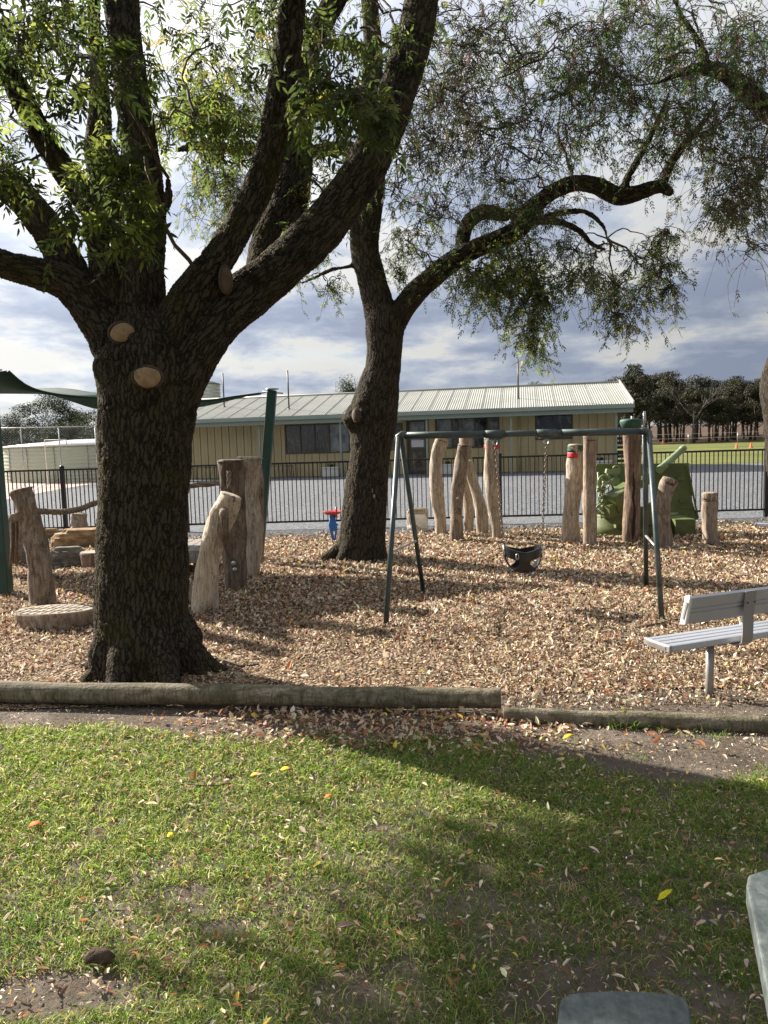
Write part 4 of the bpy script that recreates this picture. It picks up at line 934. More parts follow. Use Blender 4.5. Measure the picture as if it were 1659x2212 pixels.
# --- swing set
sw = thing('swing_set', 'grey-green pipe swing frame with A-frame legs in the middle of the bark bed', 'swing frame', G(1130, 1300))
fl, bl, fr_, br_ = G(833, 1358), G(915, 1281), G(1430, 1343), G(1396, 1269)
YA = (fl.y + bl.y) / 2 - .05; tl = P(868, 941, YA); tr2 = P(1393, 932, (fr_.y + br_.y) / 2 - .05)
r = .026
def elbow(a, b): return a
mb = MB(); mb.tube([tl + (tr2 - tl).normalized() * .03, tl.lerp(tr2, .36)], .036, 14); mb.tube([tl.lerp(tr2, .355), tl.lerp(tr2, .665)], .031, 14); mb.tube([tl.lerp(tr2, .66), tr2], .036, 14); mb.obj('top_bar', MAT['swing_steel'], sw)
for f, tpt, dx in ((fl, tl, 0), (bl, tl, .0), (fr_, tr2, 0), (br_, tr2, 0)):
    s_ = -1 if tpt is tl else 1; topj = tpt + Vector((s_ * .035 if f in (fl, fr_) else s_ * .01, -.02 if f in (fl, fr_) else .03, -.015))
    mb = MB(); d = (f - topj); mb.tube([topj, topj + d * 1.03], r, 12); mb.obj('leg', MAT['swing_steel'], sw)
mb = MB(); mb.tube([tl + Vector((-.045, 0, -.06)), tl + Vector((-.035, 0, -.01)), tl + Vector((0, 0, .014)), tl + Vector((.05, 0, .004))], .034, 12); mb.obj('elbow', MAT['swing_steel'], sw)
mb = MB(); mb.tube([tr2 + Vector((.05, 0, -.07)), tr2 + Vector((.04, 0, -.01)), tr2 + Vector((0, 0, .012)), tr2 + Vector((-.05, 0, .002))], .034, 12); mb.obj('elbow', MAT['swing_steel'], sw)
mb = MB(); mb.tube([tr2 + Vector((.0, .03, .02)), P(1392, 888, tr2.y + .03)], .012, 8); mb.tube([P(1393, 915, tr2.y + .03), P(1392, 889, tr2.y + .03)], .016, 8); mb.obj('end_stub', MAT['galv'], sw)
for a_, b_, top in ((fl, bl, tl), (fr_, br_, tr2)):
    pa = a_.lerp(top, .38); pb = b_.lerp(top, .36); mb = MB(); mb.tube([pa, pb], .013, 8); mb.obj('brace', MAT['galv'], sw)
def hang(u): 
    t = (P(u, 938, tl.y).x - tl.x) / (tr2.x - tl.x); return tl.lerp(tr2, t)
hb = [hang(1069), hang(1179)]
seat = P(1128.5, 1190, hb[0].y); seatY = (hb[0].y + hb[1].y) / 2
bs = thing('bucket_swing', 'black rubber toddler bucket swing hanging on two chains from the frame', 'swing', (seat.x, seatY, hb[0].z - .05))
for h in hb:
    mb = MB(); mb.tube([h + Vector((-.1, 0, 0)), h + Vector((.1, 0, 0))], .042, 12); mb.box(h + Vector((0, 0, -.045)), (.13, .05, .02)); mb.obj('hanger', MAT['swing_steel'], bs)
    mb = MB(); q = h + Vector((0, 0, -.085)); mb.tube([q + Vector((.022 * math.cos(a), 0, .03 * math.sin(a))) for a in np.linspace(0, 2 * math.pi, 11)], .008, 6, cap=False); mb.obj('shackle', MAT['galv'], bs)
ends = [P(1088, 1183, seatY), P(1170, 1185, seatY)]
for h, e_ in zip(hb, ends):
    a = h + Vector((0, 0, -.11)); L = (e_ - a).length; n = int(L / .031); d = (e_ - a).normalized(); mb = MB()
    for i in range(n):
        c = a + d * (i + .5) * L / n; sx = Vector((1, 0, 0)) if i % 2 else Vector((0, 1, 0))
        mb.tube([c + sx * .011 * math.cos(t) + d * .021 * math.sin(t) for t in np.linspace(0, 2 * math.pi, 9)], .0042, 5, cap=False)
    mb.obj('chain', MAT['chain'], bs)
# bucket: rim belt, two leg straps, seat bottom
cx, cz = (ends[0].x + ends[1].x) / 2, ends[0].z; cy = seatY; hw = (ends[1].x - ends[0].x) / 2; dp = .15
mb = MB(); N_ = 28
def strip(fn, w_, th=.012, closed=False, N=N_):
    "belt: fn(t) -> centre; w_(t) vertical half width vector"
    k0 = len(mb.v); 
    for i in range(N + (0 if closed else 1)):
        t = i / N; c, hv, nv = fn(t)
        for a, b in ((-1, -1), (1, -1), (1, 1), (-1, 1)): mb.v.append(tuple(c + hv * a + nv * b * th))
    M_ = N if closed else N
    for i in range(M_):
        j = (i + 1) % N if closed else i + 1
        for q in range(4): mb.f.append([k0 + i * 4 + q, k0 + i * 4 + (q + 1) % 4, k0 + j * 4 + (q + 1) % 4, k0 + j * 4 + q]); mb.m.append(0); mb.sm.append(False)
def rim(t):
    a = 2 * math.pi * t; c = Vector((cx + hw * .93 * math.cos(a), cy + dp * math.sin(a), cz - .055 - .03 * abs(math.sin(a)) + .03 * abs(math.cos(a)))); return c, Vector((0, 0, .048)), Vector((math.cos(a), math.sin(a), 0))
strip(rim, None, .007, True); mb.obj('rim_belt', MAT['rubber'], bs)
mb = MB()
def under(t):
    a = math.pi * t; c = Vector((cx - hw * math.cos(a) * (.98), cy, cz - .02 - .225 * math.sin(a) ** .8)); return c, Vector((0, .03 + .09 * math.sin(a) ** 2, 0)), Vector((math.cos(a), 0, math.sin(a)))
strip(under, None, .007); mb.obj('seat_pan', MAT['rubber'], bs)
for sy in (-1, 1):
    mb = MB()
    def crotch(t, sy=sy):
        w = .13 - .075 * math.sin(math.pi * min(1, t * 1.2)) ; c = Vector((cx, cy + sy * (dp - .03 * t - .02), cz - .085 - .15 * t)); return c, Vector((w * (1 - .15 * t), 0, 0)), Vector((0, 1, 0))
    strip(crotch, None, .006, N=10); mb.obj('leg_panel', MAT['rubber'], bs)
for e_ in ends:
    for sy in (-1, 1): mb = MB(); mb.tube([e_ + Vector((0, 0, .03)), Vector((e_.x * .97 + cx * .03, cy + sy * .035, cz - .07))], .011, 6); mb.obj('corner_link', MAT['white'] if e_ is ends[1] else MAT['galv'], bs)
mb = MB(); c0 = Vector((cx - hw * .42, cy - dp * .9, cz - .075)); mb.tube([c0 + Vector((.014 * math.cos(a), -.012, .028 * math.sin(a))) for a in np.linspace(0, 2 * math.pi, 12)], .005, 6, cap=False); mb.obj('safety_clip', MAT['galv'], bs)

# --- aluminium bench
def bench(loc, ang, L, lab, back=True, s_leg=(.5,), name='metal_bench', W_=.27, zs=.42, cap=True):
    "loc: near-left corner of the seat; ang: direction of the seat"
    d = Vector((math.cos(ang), math.sin(ang), 0)); nrm = Vector((-math.sin(ang), math.cos(ang), 0)); Rm = Matrix((d, nrm, Vector((0, 0, 1)))).transposed(); o0 = Vector((loc[0], loc[1], 0))
    t_ = thing(name, lab, 'bench', o0 + d * s_leg[0] + nrm * W_ / 2)
    def pt(s, w, z): return o0 + d * s + nrm * w + Vector((0, 0, z))
    npl = 1
    # one ribbed extrusion: three raised flats with grooves, rounded edges
    def extr(prof, s0, s1, nm, mat, par=t_):
        mb = MB(); k = len(prof); V = [pt(s0, *q) for q in prof] + [pt(s1, *q) for q in prof]
        mb.add(V, [tuple(range(k)), tuple(reversed(range(k, 2 * k)))] + [(i, k + i, k + (i + 1) % k, (i + 1) % k) for i in range(k)]); return mb.obj(nm, mat, par)
    def plank_prof(w0, w1, z0, z1, ribs):
        r_ = .012; pr = [(w0, z0 + r_), (w0 + r_ * .3, z0 + r_ * .3), (w0 + r_, z0), (w1 - r_, z0), (w1 - r_ * .3, z0 + r_ * .3), (w1, z0 + r_), (w1, z1 - r_), (w1 - r_ * .3, z1 - r_ * .3), (w1 - r_, z1)]
        for q in ribs: c = w1 - (w1 - w0) * q; pr += [(c + .010, z1), (c + .007, z1 - .007), (c - .007, z1 - .007), (c - .010, z1)]
        pr += [(w0 + r_, z1), (w0 + r_ * .3, z1 - r_ * .3)]; return pr
    extr(plank_prof(0, W_, zs - .045, zs, (.25, .5, .75)), .022, L, 'seat', MAT['alu'])
    if cap:
        mb = MB(); mb.box(pt(.01, W_ / 2, zs - .0225), (.024, W_ + .004, .05), Rm); oc = bevel(mb.obj('end_cap', MAT['alu_dull'], t_), .008)
        mb = MB(); mb.box(pt(-.0035, W_ / 2, zs - .022), (.004, W_ * .72, .02), Rm); mb.obj('slot', MAT['galv'], oc)
    if back:
        tilt = .045; B0 = .085; z0, z1 = .56, .735; w0 = -.03
        def bprof():
            # cross-section in (w,z): ribbed board seen from behind
            th = .035; n_ = 10; pr = []
            front = [(w0 + th, z0), (w0 + th - tilt * .9, z1)]
            def bk(q): return (w0 - tilt * .9 * q - .005, z0 + (z1 - z0) * q)
            pr = [(w0 + .02, z0 - .008), bk(.0), bk(.04)]
            for q in (.42, .58): a = bk(q - .03); b = bk(q); c = bk(q + .03); pr += [a, (b[0] + .009, b[1] - .004), (b[0] + .009, b[1] + .004), c]
            pr += [bk(.97), (w0 - tilt * .9 + .008, z1 + .008), (w0 - tilt * .9 + .028, z1 + .002), (w0 + th - .002, z0 + .008)]
            return pr
        extr(list(reversed(bprof())), .022 + B0, L, 'backrest', MAT['alu'])
        if cap:
            mb = MB(); pr = [(w0 + .045, z0 - .014), (w0 - .012, z0 - .006), (w0 - tilt * .9 - .012, z1 + .0), (w0 - tilt * .9 + .002, z1 + .015), (w0 - tilt * .9 + .036, z1 + .008)]
            k = len(pr); V = [pt(B0 - .002, *q) for q in pr] + [pt(B0 + .022, *q) for q in pr]; mb.add(V, [tuple(range(k)), tuple(reversed(range(k, 2 * k)))] + [(i, k + i, k + (i + 1) % k, (i + 1) % k) for i in range(k)]); oc = bevel(mb.obj('end_cap', MAT['white'], t_), .008)
            mb = MB(); mb.bar(pt(B0 - .004, w0 + .008, z0 + .03), pt(B0 - .004, w0 - tilt * .75 + .008, z1 - .03), .004, .014); mb.obj('slot', MAT['alu_dull'], oc)
    for s_ in s_leg:
        mb = MB(); mb.tube([pt(s_, W_ * .5, -.1), pt(s_, W_ * .5, zs - .05)], .026, 16); mb.obj('leg', MAT['alu_dull'], t_)
        mb = MB(); mb.box(pt(s_, W_ * .5, zs - .05), (.07, W_ * .9, .008), Rm); mb.obj('seat_bracket', MAT['alu_dull'], t_)
        if back:
            so = s_ + .13; path = [(W_ * .6, zs - .052), (W_ * .2, zs - .054), (-.02, zs - .052), (-.055, zs - .025), (-.06, zs + .02), (-.062, .56), (-.082, .735)]
            mb = MB(); th = .006; k = len(path)
            for sd_ in (-.045, .045):
                for q in path: mb.v.append(tuple(pt(so + sd_, *q)))
            for sd_ in (-.045, .045):
                for i, q in enumerate(path):
                    a = path[max(i - 1, 0)]; b = path[min(i + 1, k - 1)]; dx, dz = b[0] - a[0], b[1] - a[1]; l = math.hypot(dx, dz); mb.v.append(tuple(pt(so + sd_, q[0] + dz / l * th * -1, q[1] + dx / l * th)))
            for i in range(k - 1):
                for f in ((i, i + 1, k + i + 1, k + i), (2 * k + i, 3 * k + i, 3 * k + i + 1, 2 * k + i + 1), (i, 2 * k + i, 2 * k + i + 1, i + 1), (k + i, k + i + 1, 3 * k + i + 1, 3 * k + i)): mb.f.append(list(f)); mb.m.append(0); mb.sm.append(False)
            mb.f.append([k - 1, 2 * k - 1, 4 * k - 1, 3 * k - 1]); mb.m.append(0); mb.sm.append(False)
            mb.obj('back_strap', MAT['alu_dull'], t_)
            for q in (-.03, .03): mb = MB(); mb.lathe(pt(so + q, -.088, .66), [(.007, 0), (.007, .004), (.003, .006)], 8, rot=Rm @ Matrix.Rotation(R(90), 3, 'X')); mb.obj('bolt', MAT['frame'], t_)
    return t_
def GZ(u, v, z): return G(u, v, z)
nc = GZ(1462, 1394, .42); fe = GZ(1659, 1364, .42); fc = GZ(1384, 1378, .42)
bang = math.atan2(fe.y - nc.y, fe.x - nc.x)
legp = G(1561, 1515); dvec = Vector((math.cos(bang), math.sin(bang), 0)); sleg = (Vector((legp.x, legp.y + .026, 0)) - Vector((nc.x, nc.y, 0))).dot(dvec)
BENCH_W = abs((fc - nc).dot(Vector((-math.sin(bang), math.cos(bang), 0))))
print('bench', nc, fc, math.degrees(bang), sleg, BENCH_W)
bench(nc - dvec * .055, bang, 2.6, 'silver aluminium bench with ribbed backrest seen from behind at the right', True, (sleg + .055, sleg + 1.355), W_=max(.24, min(.34, BENCH_W)))
q = GZ(1631, 1131, .43); bench((q.x, q.y), R(-30), 2.2, 'pale bench seat tip entering at the right edge before the fence', False, (.5, 1.6), W_=.3, zs=.43)

# --- picnic table, bottom right
tcn = [G(u, v, .72) for u, v in ((1607, 1885), (1613, 1868), (1659, 1852))]; te = G(1659, 2150, .72)
s0_ = G(1210, 2148, .45); s1_ = G(1487, 2152, .45); sb0 = G(1206, 2212, .45); sb1 = G(1492, 2212, .45)
print('table', tcn, te, s0_, s1_, sb0, sb1)
pt_ = thing('picnic_table', 'grey-green slab picnic table with a round-cornered top and seat at the bottom right', 'table', (s1_.x + .4, s0_.y - .6, 0))
def slab(nm, poly, z, th, mat='slab'):
    mb = MB(); pts = [Vector((x, y, z - th)) for x, y in poly]; mb.prism(pts, (0, 0, 0), (0, 0, th)); return bevel(mb.obj(nm, MAT[mat], pt_), .007, 3)
def outline(c0, c1, dirv, L, bulge, rc):
    "far edge c0->c1 curved outward, sides run along dirv for L"
    w = (c1 - c0); out = -dirv; P_ = []; n = 14; wn_ = w.normalized()
    for i in range(n + 1):
        t = i / n; b = bulge * (1 - (2 * t - 1) ** 2); P_.append(c0 + w * t + out * b)
    # round the corners
    P_[0] = c0 + dirv * rc; P_.insert(1, c0 + dirv * rc * .35 + wn_ * rc * .12); P_[-1] = c1 + dirv * rc * .35 - wn_ * rc * .12; P_.append(c1 + dirv * rc)
    P_ += [c1 + dirv * L, c0 + dirv * L]; return [(p.x, p.y) for p in P_]
sdir = ((sb0 - s0_).normalized() + (sb1 - s1_).normalized()); sdir.z = 0; sdir.normalize()
slab('seat', outline(Vector((s0_.x, s0_.y, 0)), Vector((s1_.x, s1_.y, 0)), sdir, 1.9, .018, .03), .45, .045)
tdir = (te - tcn[0]); tdir.z = 0; tdir.normalize(); tx = Vector((-tdir.y, tdir.x, 0)); tx = tx if tx.x > 0 else -tx
a0 = Vector((tcn[0].x, tcn[0].y, 0)) - tdir * .02
slab('tabletop', outline(a0, a0 + tx * .78, tdir, 1.9, .07, .07), .72, .05)
for q in (.35, 1.5):
    c = a0 + tx * .39 + tdir * q; mb = MB(); mb.bar(c + Vector((0, 0, -.1)), c + Vector((0, 0, .665)), .09, .09); mb.obj('leg', MAT['green_steel'], pt_)
    sc_ = Vector(((s0_.x + s1_.x) / 2, (s0_.y + s1_.y) / 2, 0)) + sdir * q; mb = MB(); mb.bar(sc_ + Vector((0, 0, .375)), Vector((c.x, c.y, .375)), .06, .06); mb.obj('brace', MAT['green_steel'], pt_)
    mb = MB(); mb.bar(sc_ + Vector((0, 0, -.1)), sc_ + Vector((0, 0, .345)), .06, .06); mb.obj('leg', MAT['green_steel'], pt_)

# --- edging logs
e0 = G(-320, 1515); e1 = G(1083, 1545); z_ = .075
def elog(a, b, r0, r1, z0, z1, lab, seed):
    k = 60; pts = []; rad = []; rg = random.Random(seed)
    for i in range(k + 1):
        t = i / k; p = a.lerp(b, t); p.z = z0 + (z1 - z0) * t + .004 * math.sin(t * 14); p.y += .006 * math.sin(t * 9); pts.append(p); rad.append(r0 + (r1 - r0) * t + .0025 * math.sin(t * 31) + rg.uniform(-.0008, .0008))
    d1 = (pts[-1] - pts[-2]).normalized(); pts.append(pts[-1] + d1 * .006); rad.append(rad[-1] * .94)
    t_ = thing('edging_log', lab, 'log', (pts[0] + pts[-1]) / 2, 'logs edging the bark bed'); mb = MB(); mb.tube(pts, rad, 22, rough=.02, seed=seed); mb.obj('log', MAT['edging'], t_)
    mb = MB(); mb.tube([pts[-1], pts[-1] + d1 * .003], rad[-1] * .97, 22); mb.obj('sawn_end', MAT['wood_end'], t_); return pts[-1]
elog(Vector((e0.x, e0.y + .05, 0)), Vector((e1.x, e1.y + .05, 0)), .079, .066, .07, .088, 'long thick round edging log lying left across the picture', 3)
f0 = G(1092, 1560); f1_ = G(1900, 1592); elog(Vector((f1_.x, f1_.y + .04, 0)), Vector((f0.x, f0.y + .04, 0)), .060, .046, .03, .03, 'thinner half-buried edging log on the right below the bench', 5)

# --- blue and red spinner toy
g = G(720, 1172); sp_ = thing('spinner_toy', 'small blue playground seat with red round bowl top beside the second trunk', 'play equipment', g); Yq = g.y
mb = MB(); mb.lathe(P(718, 1107, Yq), [(.05, -.045), (.12, -.03), (.165, .015), (.168, .022), (.155, .022), (.11, -.015), (.03, -.03)], 24); mb.obj('bowl', MAT['red'], sp_)
mb = MB(); mb.tube([P(716, 1110, Yq), P(713, 1135, Yq), P(721, 1172, Yq)], [.022, .03, .022], 10); mb.tube([P(720, 1112, Yq - .05), P(727, 1140, Yq - .05), P(723, 1172, Yq - .02)], .018, 8); mb.bar(P(710, 1135, Yq), P(730, 1133, Yq), .03, .04); mb.box(P(719, 1130, Yq - .02), (.1, .06, .28)); mb.obj('stem', MAT['blue'], sp_)
mb = MB(); mb.tube([P(726, 1095, Yq - .1), P(727, 1118, Yq - .1)], .018, 8); mb.obj('handle', MAT['red'], sp_)
# --- dark bark heap
g = G(668, 1168); rg = np.random.default_rng(5)
xs, ys = np.meshgrid(np.linspace(-1, 1, 40), np.linspace(-1, 1, 24)); rr_ = xs ** 2 + ys ** 2; Z = np.clip(1 - rr_, 0, 1) * .06 + (fbm(xs * 4, ys * 4, 3, 3) - .5) * .06 * (rr_ < 1) - .012 + .01
Z = np.where(rr_ < 1, Z, -.02); V = np.stack([g.x + xs * .42, g.y + .25 + ys * .28, Z], -1).reshape(-1, 3); i = np.arange(23)[:, None] * 40 + np.arange(39)[None]
t = NT('dark_bark'); v = t.coord(); t.bump(t.noise(v, 25, 6), 1, .03); MAT['dkbark'] = t.fin(t.ramp(t.noise(v, 18, 6), [(.3, (.03, .018, .012)), (.7, (.11, .07, .045))]), .95)
meta(link('bark_heap', fast_mesh('bark_heap', V, np.stack([i, i + 1, i + 41, i + 40], -1).reshape(-1, 4)), MAT['dkbark'], None, (g.x, g.y + .25, 0)), 'low dark heap of bark left of the second trunk', 'bark heap')
# --- chunk of bark on the lawn, bottom left
g = G(215, 2085); mb = MB(); mb.tube([(g.x - .045, g.y, .02), (g.x - .02, g.y + .004, .034), (g.x + .02, g.y, .034), (g.x + .05, g.y - .004, .024)], [.014, .022, .022, .013], 12, rough=.25, seed=4)
meta(mb.obj('bark_chunk', MAT['dkbark'], None, g), 'small dark chunk of bark lying at the bare patch bottom left', 'bark chunk')

# --- old field gun
gb = G(1360, 1168); YG = gb.y + .35; gun = thing('field_gun', 'old olive green artillery gun with sloping shield and raised barrel behind the log posts', 'field gun', (gb.x + .1, YG + .4, 0))
def gx(u, v, dy=0.0): return P(u, v, YG + dy)
cg = gx(1377, 1145, .55); w_ = 114 * S(YG)
mb = MB(); mb.lathe((cg.x, YG + .55, 0), [(w_ * 1.0, -.05), (w_ * 1.0, .16), (w_ * .97, .18), (w_ * .965, .30), (w_ * .93, .325), (w_ * .2, .33)], 26, ay=.62); mb.obj('platform', MAT['gun'], gun)
mb = MB(); mb.lathe((cg.x, YG + .55, 0), [(w_ * .8, .325), (w_ * .78, .37), (w_ * .3, .38)], 26, ay=.62); mb.obj('traverse_ring', MAT['gun_pale'], gun)
mb = MB(); mb.box(gx(1468, 1140, .15), (.34, .5, .34)); mb.obj('toolbox', MAT['gun'], gun)
# shield plates (steel sheets with thickness), cut-outs built round openings
def plate(pts, nm='shield_plate', dy=0., th=.02, mat='gun'):
    mb = MB(); q = [gx(u, v, dy + dd) for u, v, dd in pts]; mb.prism(q, (0, 0, 0), (0, th, 0)); return mb.obj(nm, MAT[mat], gun)
plate([(1412, 1003, .55), (1484, 1002, .55), (1497, 1070, .5), (1492, 1072, .5), (1508, 1122, .45), (1440, 1122, .45), (1412, 1098, .5)])
plate([(1288, 1004, .55), (1350, 1003, .55), (1350, 1050, .5), (1330, 1050, .5), (1316, 1040, .5), (1288, 1050, .5)])
plate([(1350, 1003, .56), (1412, 1003, .56), (1412, 1038, .53), (1350, 1045, .53)])
for a_, b_ in (((1346, 1004), (1488, 1002)), ((1484, 1002), (1508, 1120)), ((1446, 1098), (1500, 1097)), ((1289, 1004), (1349, 1003))):
    mb = MB(); mb.bar(gx(*a_, .5), gx(*b_, .45), .03, .03); mb.obj('rib', MAT['gun'], gun)
for u, v in ((1470, 1034), (1420, 1026), (1440, 1052), (1475, 1082)):
    mb = MB(); mb.box(gx(u, v, .46), (.13 if u != 1420 else .3, .04, .05)); mb.obj('bracket', MAT['gun'], gun)
# porthole rings
for u, v, r in ((1331, 1017, 8), (1330, 1040, 7)):
    mb = MB(); c = gx(u, v, .5); mb.tube([c + Vector((r * S(YG) * math.cos(a), 0, r * S(YG) * math.sin(a) * 1.3)) for a in np.linspace(0, 2 * math.pi, 20)], .02, 8, cap=False); mb.obj('port_ring', MAT['gun_pale'], gun)
    mb = MB(); mb.lathe(c + Vector((0, -.02, 0)), [(r * S(YG) * .95, 0), (r * S(YG) * .9, .005)], 18, rot=Matrix.Rotation(R(90), 3, 'X')); mb.obj('port', MAT['gun_pale'], gun)
# barrel, cradle, breech
mb = MB(); a = gx(1425, 1015, .35); b = gx(1477, 968, 1.15); mb.tube([a, a.lerp(b, .3), a.lerp(b, .92), a.lerp(b, .925), b], [.07, .064, .056, .066, .062], 18); mb.obj('barrel', MAT['gun_pale'], gun)
mb = MB(); a2 = gx(1322, 1075, -.05); b2 = gx(1400, 1034, .3); mb.bar(a2, b2, .15, .14); mb.obj('cradle', MAT['gun'], gun)
mb = MB(); a3 = gx(1318, 1090, -.15); b3 = gx(1365, 1058, .15); mb.bar(a3, b3, .30, .30); mb.bar(gx(1308, 1106, -.2), gx(1345, 1095, .0), .22, .22); bevel(mb.obj('breech', MAT['gun'], gun), .02)
mb = MB(); mb.prism([gx(1315, 1085, -.1), gx(1345, 1062, -.1), gx(1362, 1075, -.1), gx(1360, 1120, -.1), gx(1350, 1135, -.1), gx(1320, 1132, -.1), gx(1305, 1118, -.1)], (0, 0, 0), (0, .1, 0)); mb.prism([gx(1395, 1090, -.1), gx(1430, 1080, -.1), gx(1440, 1130, -.1), gx(1395, 1135, -.1)], (0, 0, 0), (0, .1, 0)); mb.obj('carriage_side', MAT['gun'], gun)
mb = MB(); mb.box(gx(1352, 1115, .25), (.5, .5, .35)); mb.obj('pedestal', MAT['gun'], gun)
def wheel(u, v, r, nm='hand_wheel', dy=-.15, mat='gun_pale', tilt=20):
    c = gx(u, v, dy); rm = Matrix.Rotation(R(tilt), 3, 'Z'); mb = MB()
    mb.tube([c + rm @ Vector((r * math.cos(a), 0, r * math.sin(a))) for a in np.linspace(0, 2 * math.pi, 20)], .014, 7, cap=False)
    for k in range(3): a = k * 2.094; mb.tube([c, c + rm @ Vector((r * math.cos(a), 0, r * math.sin(a)))], .011, 6)
    mb.lathe(c, [(.03, -.02), (.03, .02)], 10, rot=rm @ Matrix.Rotation(R(90), 3, 'X')); return mb.obj(nm, MAT[mat], gun)
wheel(1305, 1042, .12); wheel(1298, 1075, .085, tilt=50); wheel(1300, 1100, .09, tilt=-20); wheel(1400, 1028, .12, dy=.2, tilt=60, mat='gun_pale')
rr = random.Random(12)
for k in range(14):
    u, v = rr.uniform(1288, 1318), rr.uniform(1012, 1122); s_ = rr.uniform(.05, .12); mb = MB()
    if k % 2: mb.box(gx(u, v, rr.uniform(-.1, .25)), (s_, s_ * .8, s_ * .7), Matrix.Rotation(rr.uniform(-.6, .6), 3, 'Y'))
    else: mb.lathe(gx(u, v, rr.uniform(-.1, .2)), [(s_ * .4, -s_ * .6), (s_ * .45, -s_ * .3), (s_ * .3, s_ * .2), (s_ * .35, s_ * .6)], 10, rot=Matrix.Rotation(rr.uniform(-1, 1), 3, 'Y'))
    bevel(mb.obj('gear_housing', MAT['gun'] if k % 3 else MAT['gun_pale'], gun), .006)
for a_, b_ in (((1292, 1020), (1300, 1120)), ((1310, 1015), (1330, 1070)), ((1290, 1110), (1325, 1098)), ((1295, 1055), (1325, 1035)), ((1375, 1100), (1362, 1040))):
    mb = MB(); mb.tube([gx(*a_, .0), gx(*b_, .1)], .018, 8); mb.obj('control_rod', MAT['gun_pale'], gun)
# ================================================================== TREES
def cat_rom(pts, rad, sub=8):
    PP = []; RR = []; m = len(pts)
    for i in range(m - 1):
        a, b, c, d = pts[max(i - 1, 0)], pts[i], pts[i + 1], pts[min(i + 2, m - 1)]; ra, rb, rc, rd = rad[max(i - 1, 0)], rad[i], rad[i + 1], rad[min(i + 2, m - 1)]
        for k in range(sub):
            t = k / sub; f = lambda p, q, r_, s: .5 * ((2 * q) + (r_ - p) * t + (2 * p - 5 * q + 4 * r_ - s) * t * t + (-p + 3 * q - 3 * r_ + s) * t ** 3)
            PP.append(f(a, b, c, d)); RR.append(f(ra, rb, rc, rd))
    PP.append(pts[-1]); RR.append(rad[-1]); return PP, RR
def limb(stn, Y0):
    "stations (u, v, half width px, dy) -> world path; dy is the depth offset in metres"
    pts = []; rad = []
    for u, v, r, dy in stn: pts.append(P(u, v, Y0 + dy)); rad.append(r * S(Y0 + dy))
    return cat_rom(pts, rad)
def wood_mesh(limbs, voxel, flare=None, ncirc=14, smooth=6):
    mb = MB()
    for li, (PP, RR) in enumerate(limbs): mb.tube(PP, RR if li == 0 else [r * .9 for r in RR], ncirc + 8, rough=.035, seed=len(PP))
    for q in (flare or []): mb.tube(*q, 10)
    me = mb.mesh('tmp'); o = bpy.data.objects.new('tmp', me); COL.objects.link(o)
    m = o.modifiers.new('r', 'REMESH'); m.mode = 'VOXEL'; m.voxel_size = voxel; m.adaptivity = 0
    s = o.modifiers.new('s', 'SMOOTH'); s.factor = .5; s.iterations = smooth
    dg = bpy.context.evaluated_depsgraph_get(); out = bpy.data.meshes.new_from_object(o.evaluated_get(dg)); bpy.data.objects.remove(o)
    n = len(out.vertices); co = np.empty(n * 3, np.float32); out.vertices.foreach_get('co', co); co = co.reshape(-1, 3)
    Q = []; RRR = []; NN = []; BB = []; TT = []; SS = []; s0 = 0
    for PP, RR in limbs:
        N = None; s = 0
        for i in range(len(PP)):
            T = (PP[min(i + 1, len(PP) - 1)] - PP[max(i - 1, 0)]).normalized()
            if N is None: N = Vector((1, 0, 0)); 
            N = (N - T * N.dot(T)).normalized(); B = T.cross(N)
            if i: s += (PP[i] - PP[i - 1]).length
            Q.append(PP[i]); RRR.append(RR[i]); NN.append(N.copy()); BB.append(B); TT.append(T); SS.append(s + s0)
        s0 += 3.7
    Q, NN, BB, TT = (np.array([tuple(x) for x in q], np.float32) for q in (Q, NN, BB, TT)); RRR = np.array(RRR, np.float32); SS = np.array(SS, np.float32)
    att = np.empty((n, 3), np.float32)
    for k in range(0, n, 20000):
        c = co[k:k + 20000]; d2 = np.sqrt(np.maximum(0, (c ** 2).sum(1)[:, None] + (Q ** 2).sum(1)[None] - 2 * c @ Q.T)) - RRR[None]
        j = d2.argmin(1); dv = c - Q[j]
        att[k:k + 20000] = np.stack([(dv * NN[j]).sum(1), (dv * BB[j]).sum(1), SS[j] + (dv * TT[j]).sum(1)], 1)
    a = out.attributes.new('bark', 'FLOAT_VECTOR', 'POINT'); a.data.foreach_set('vector', att.ravel())
    out.polygons.foreach_set('use_smooth', np.ones(len(out.polygons), bool)); out.update(); out.name = 'trunk'
    return out

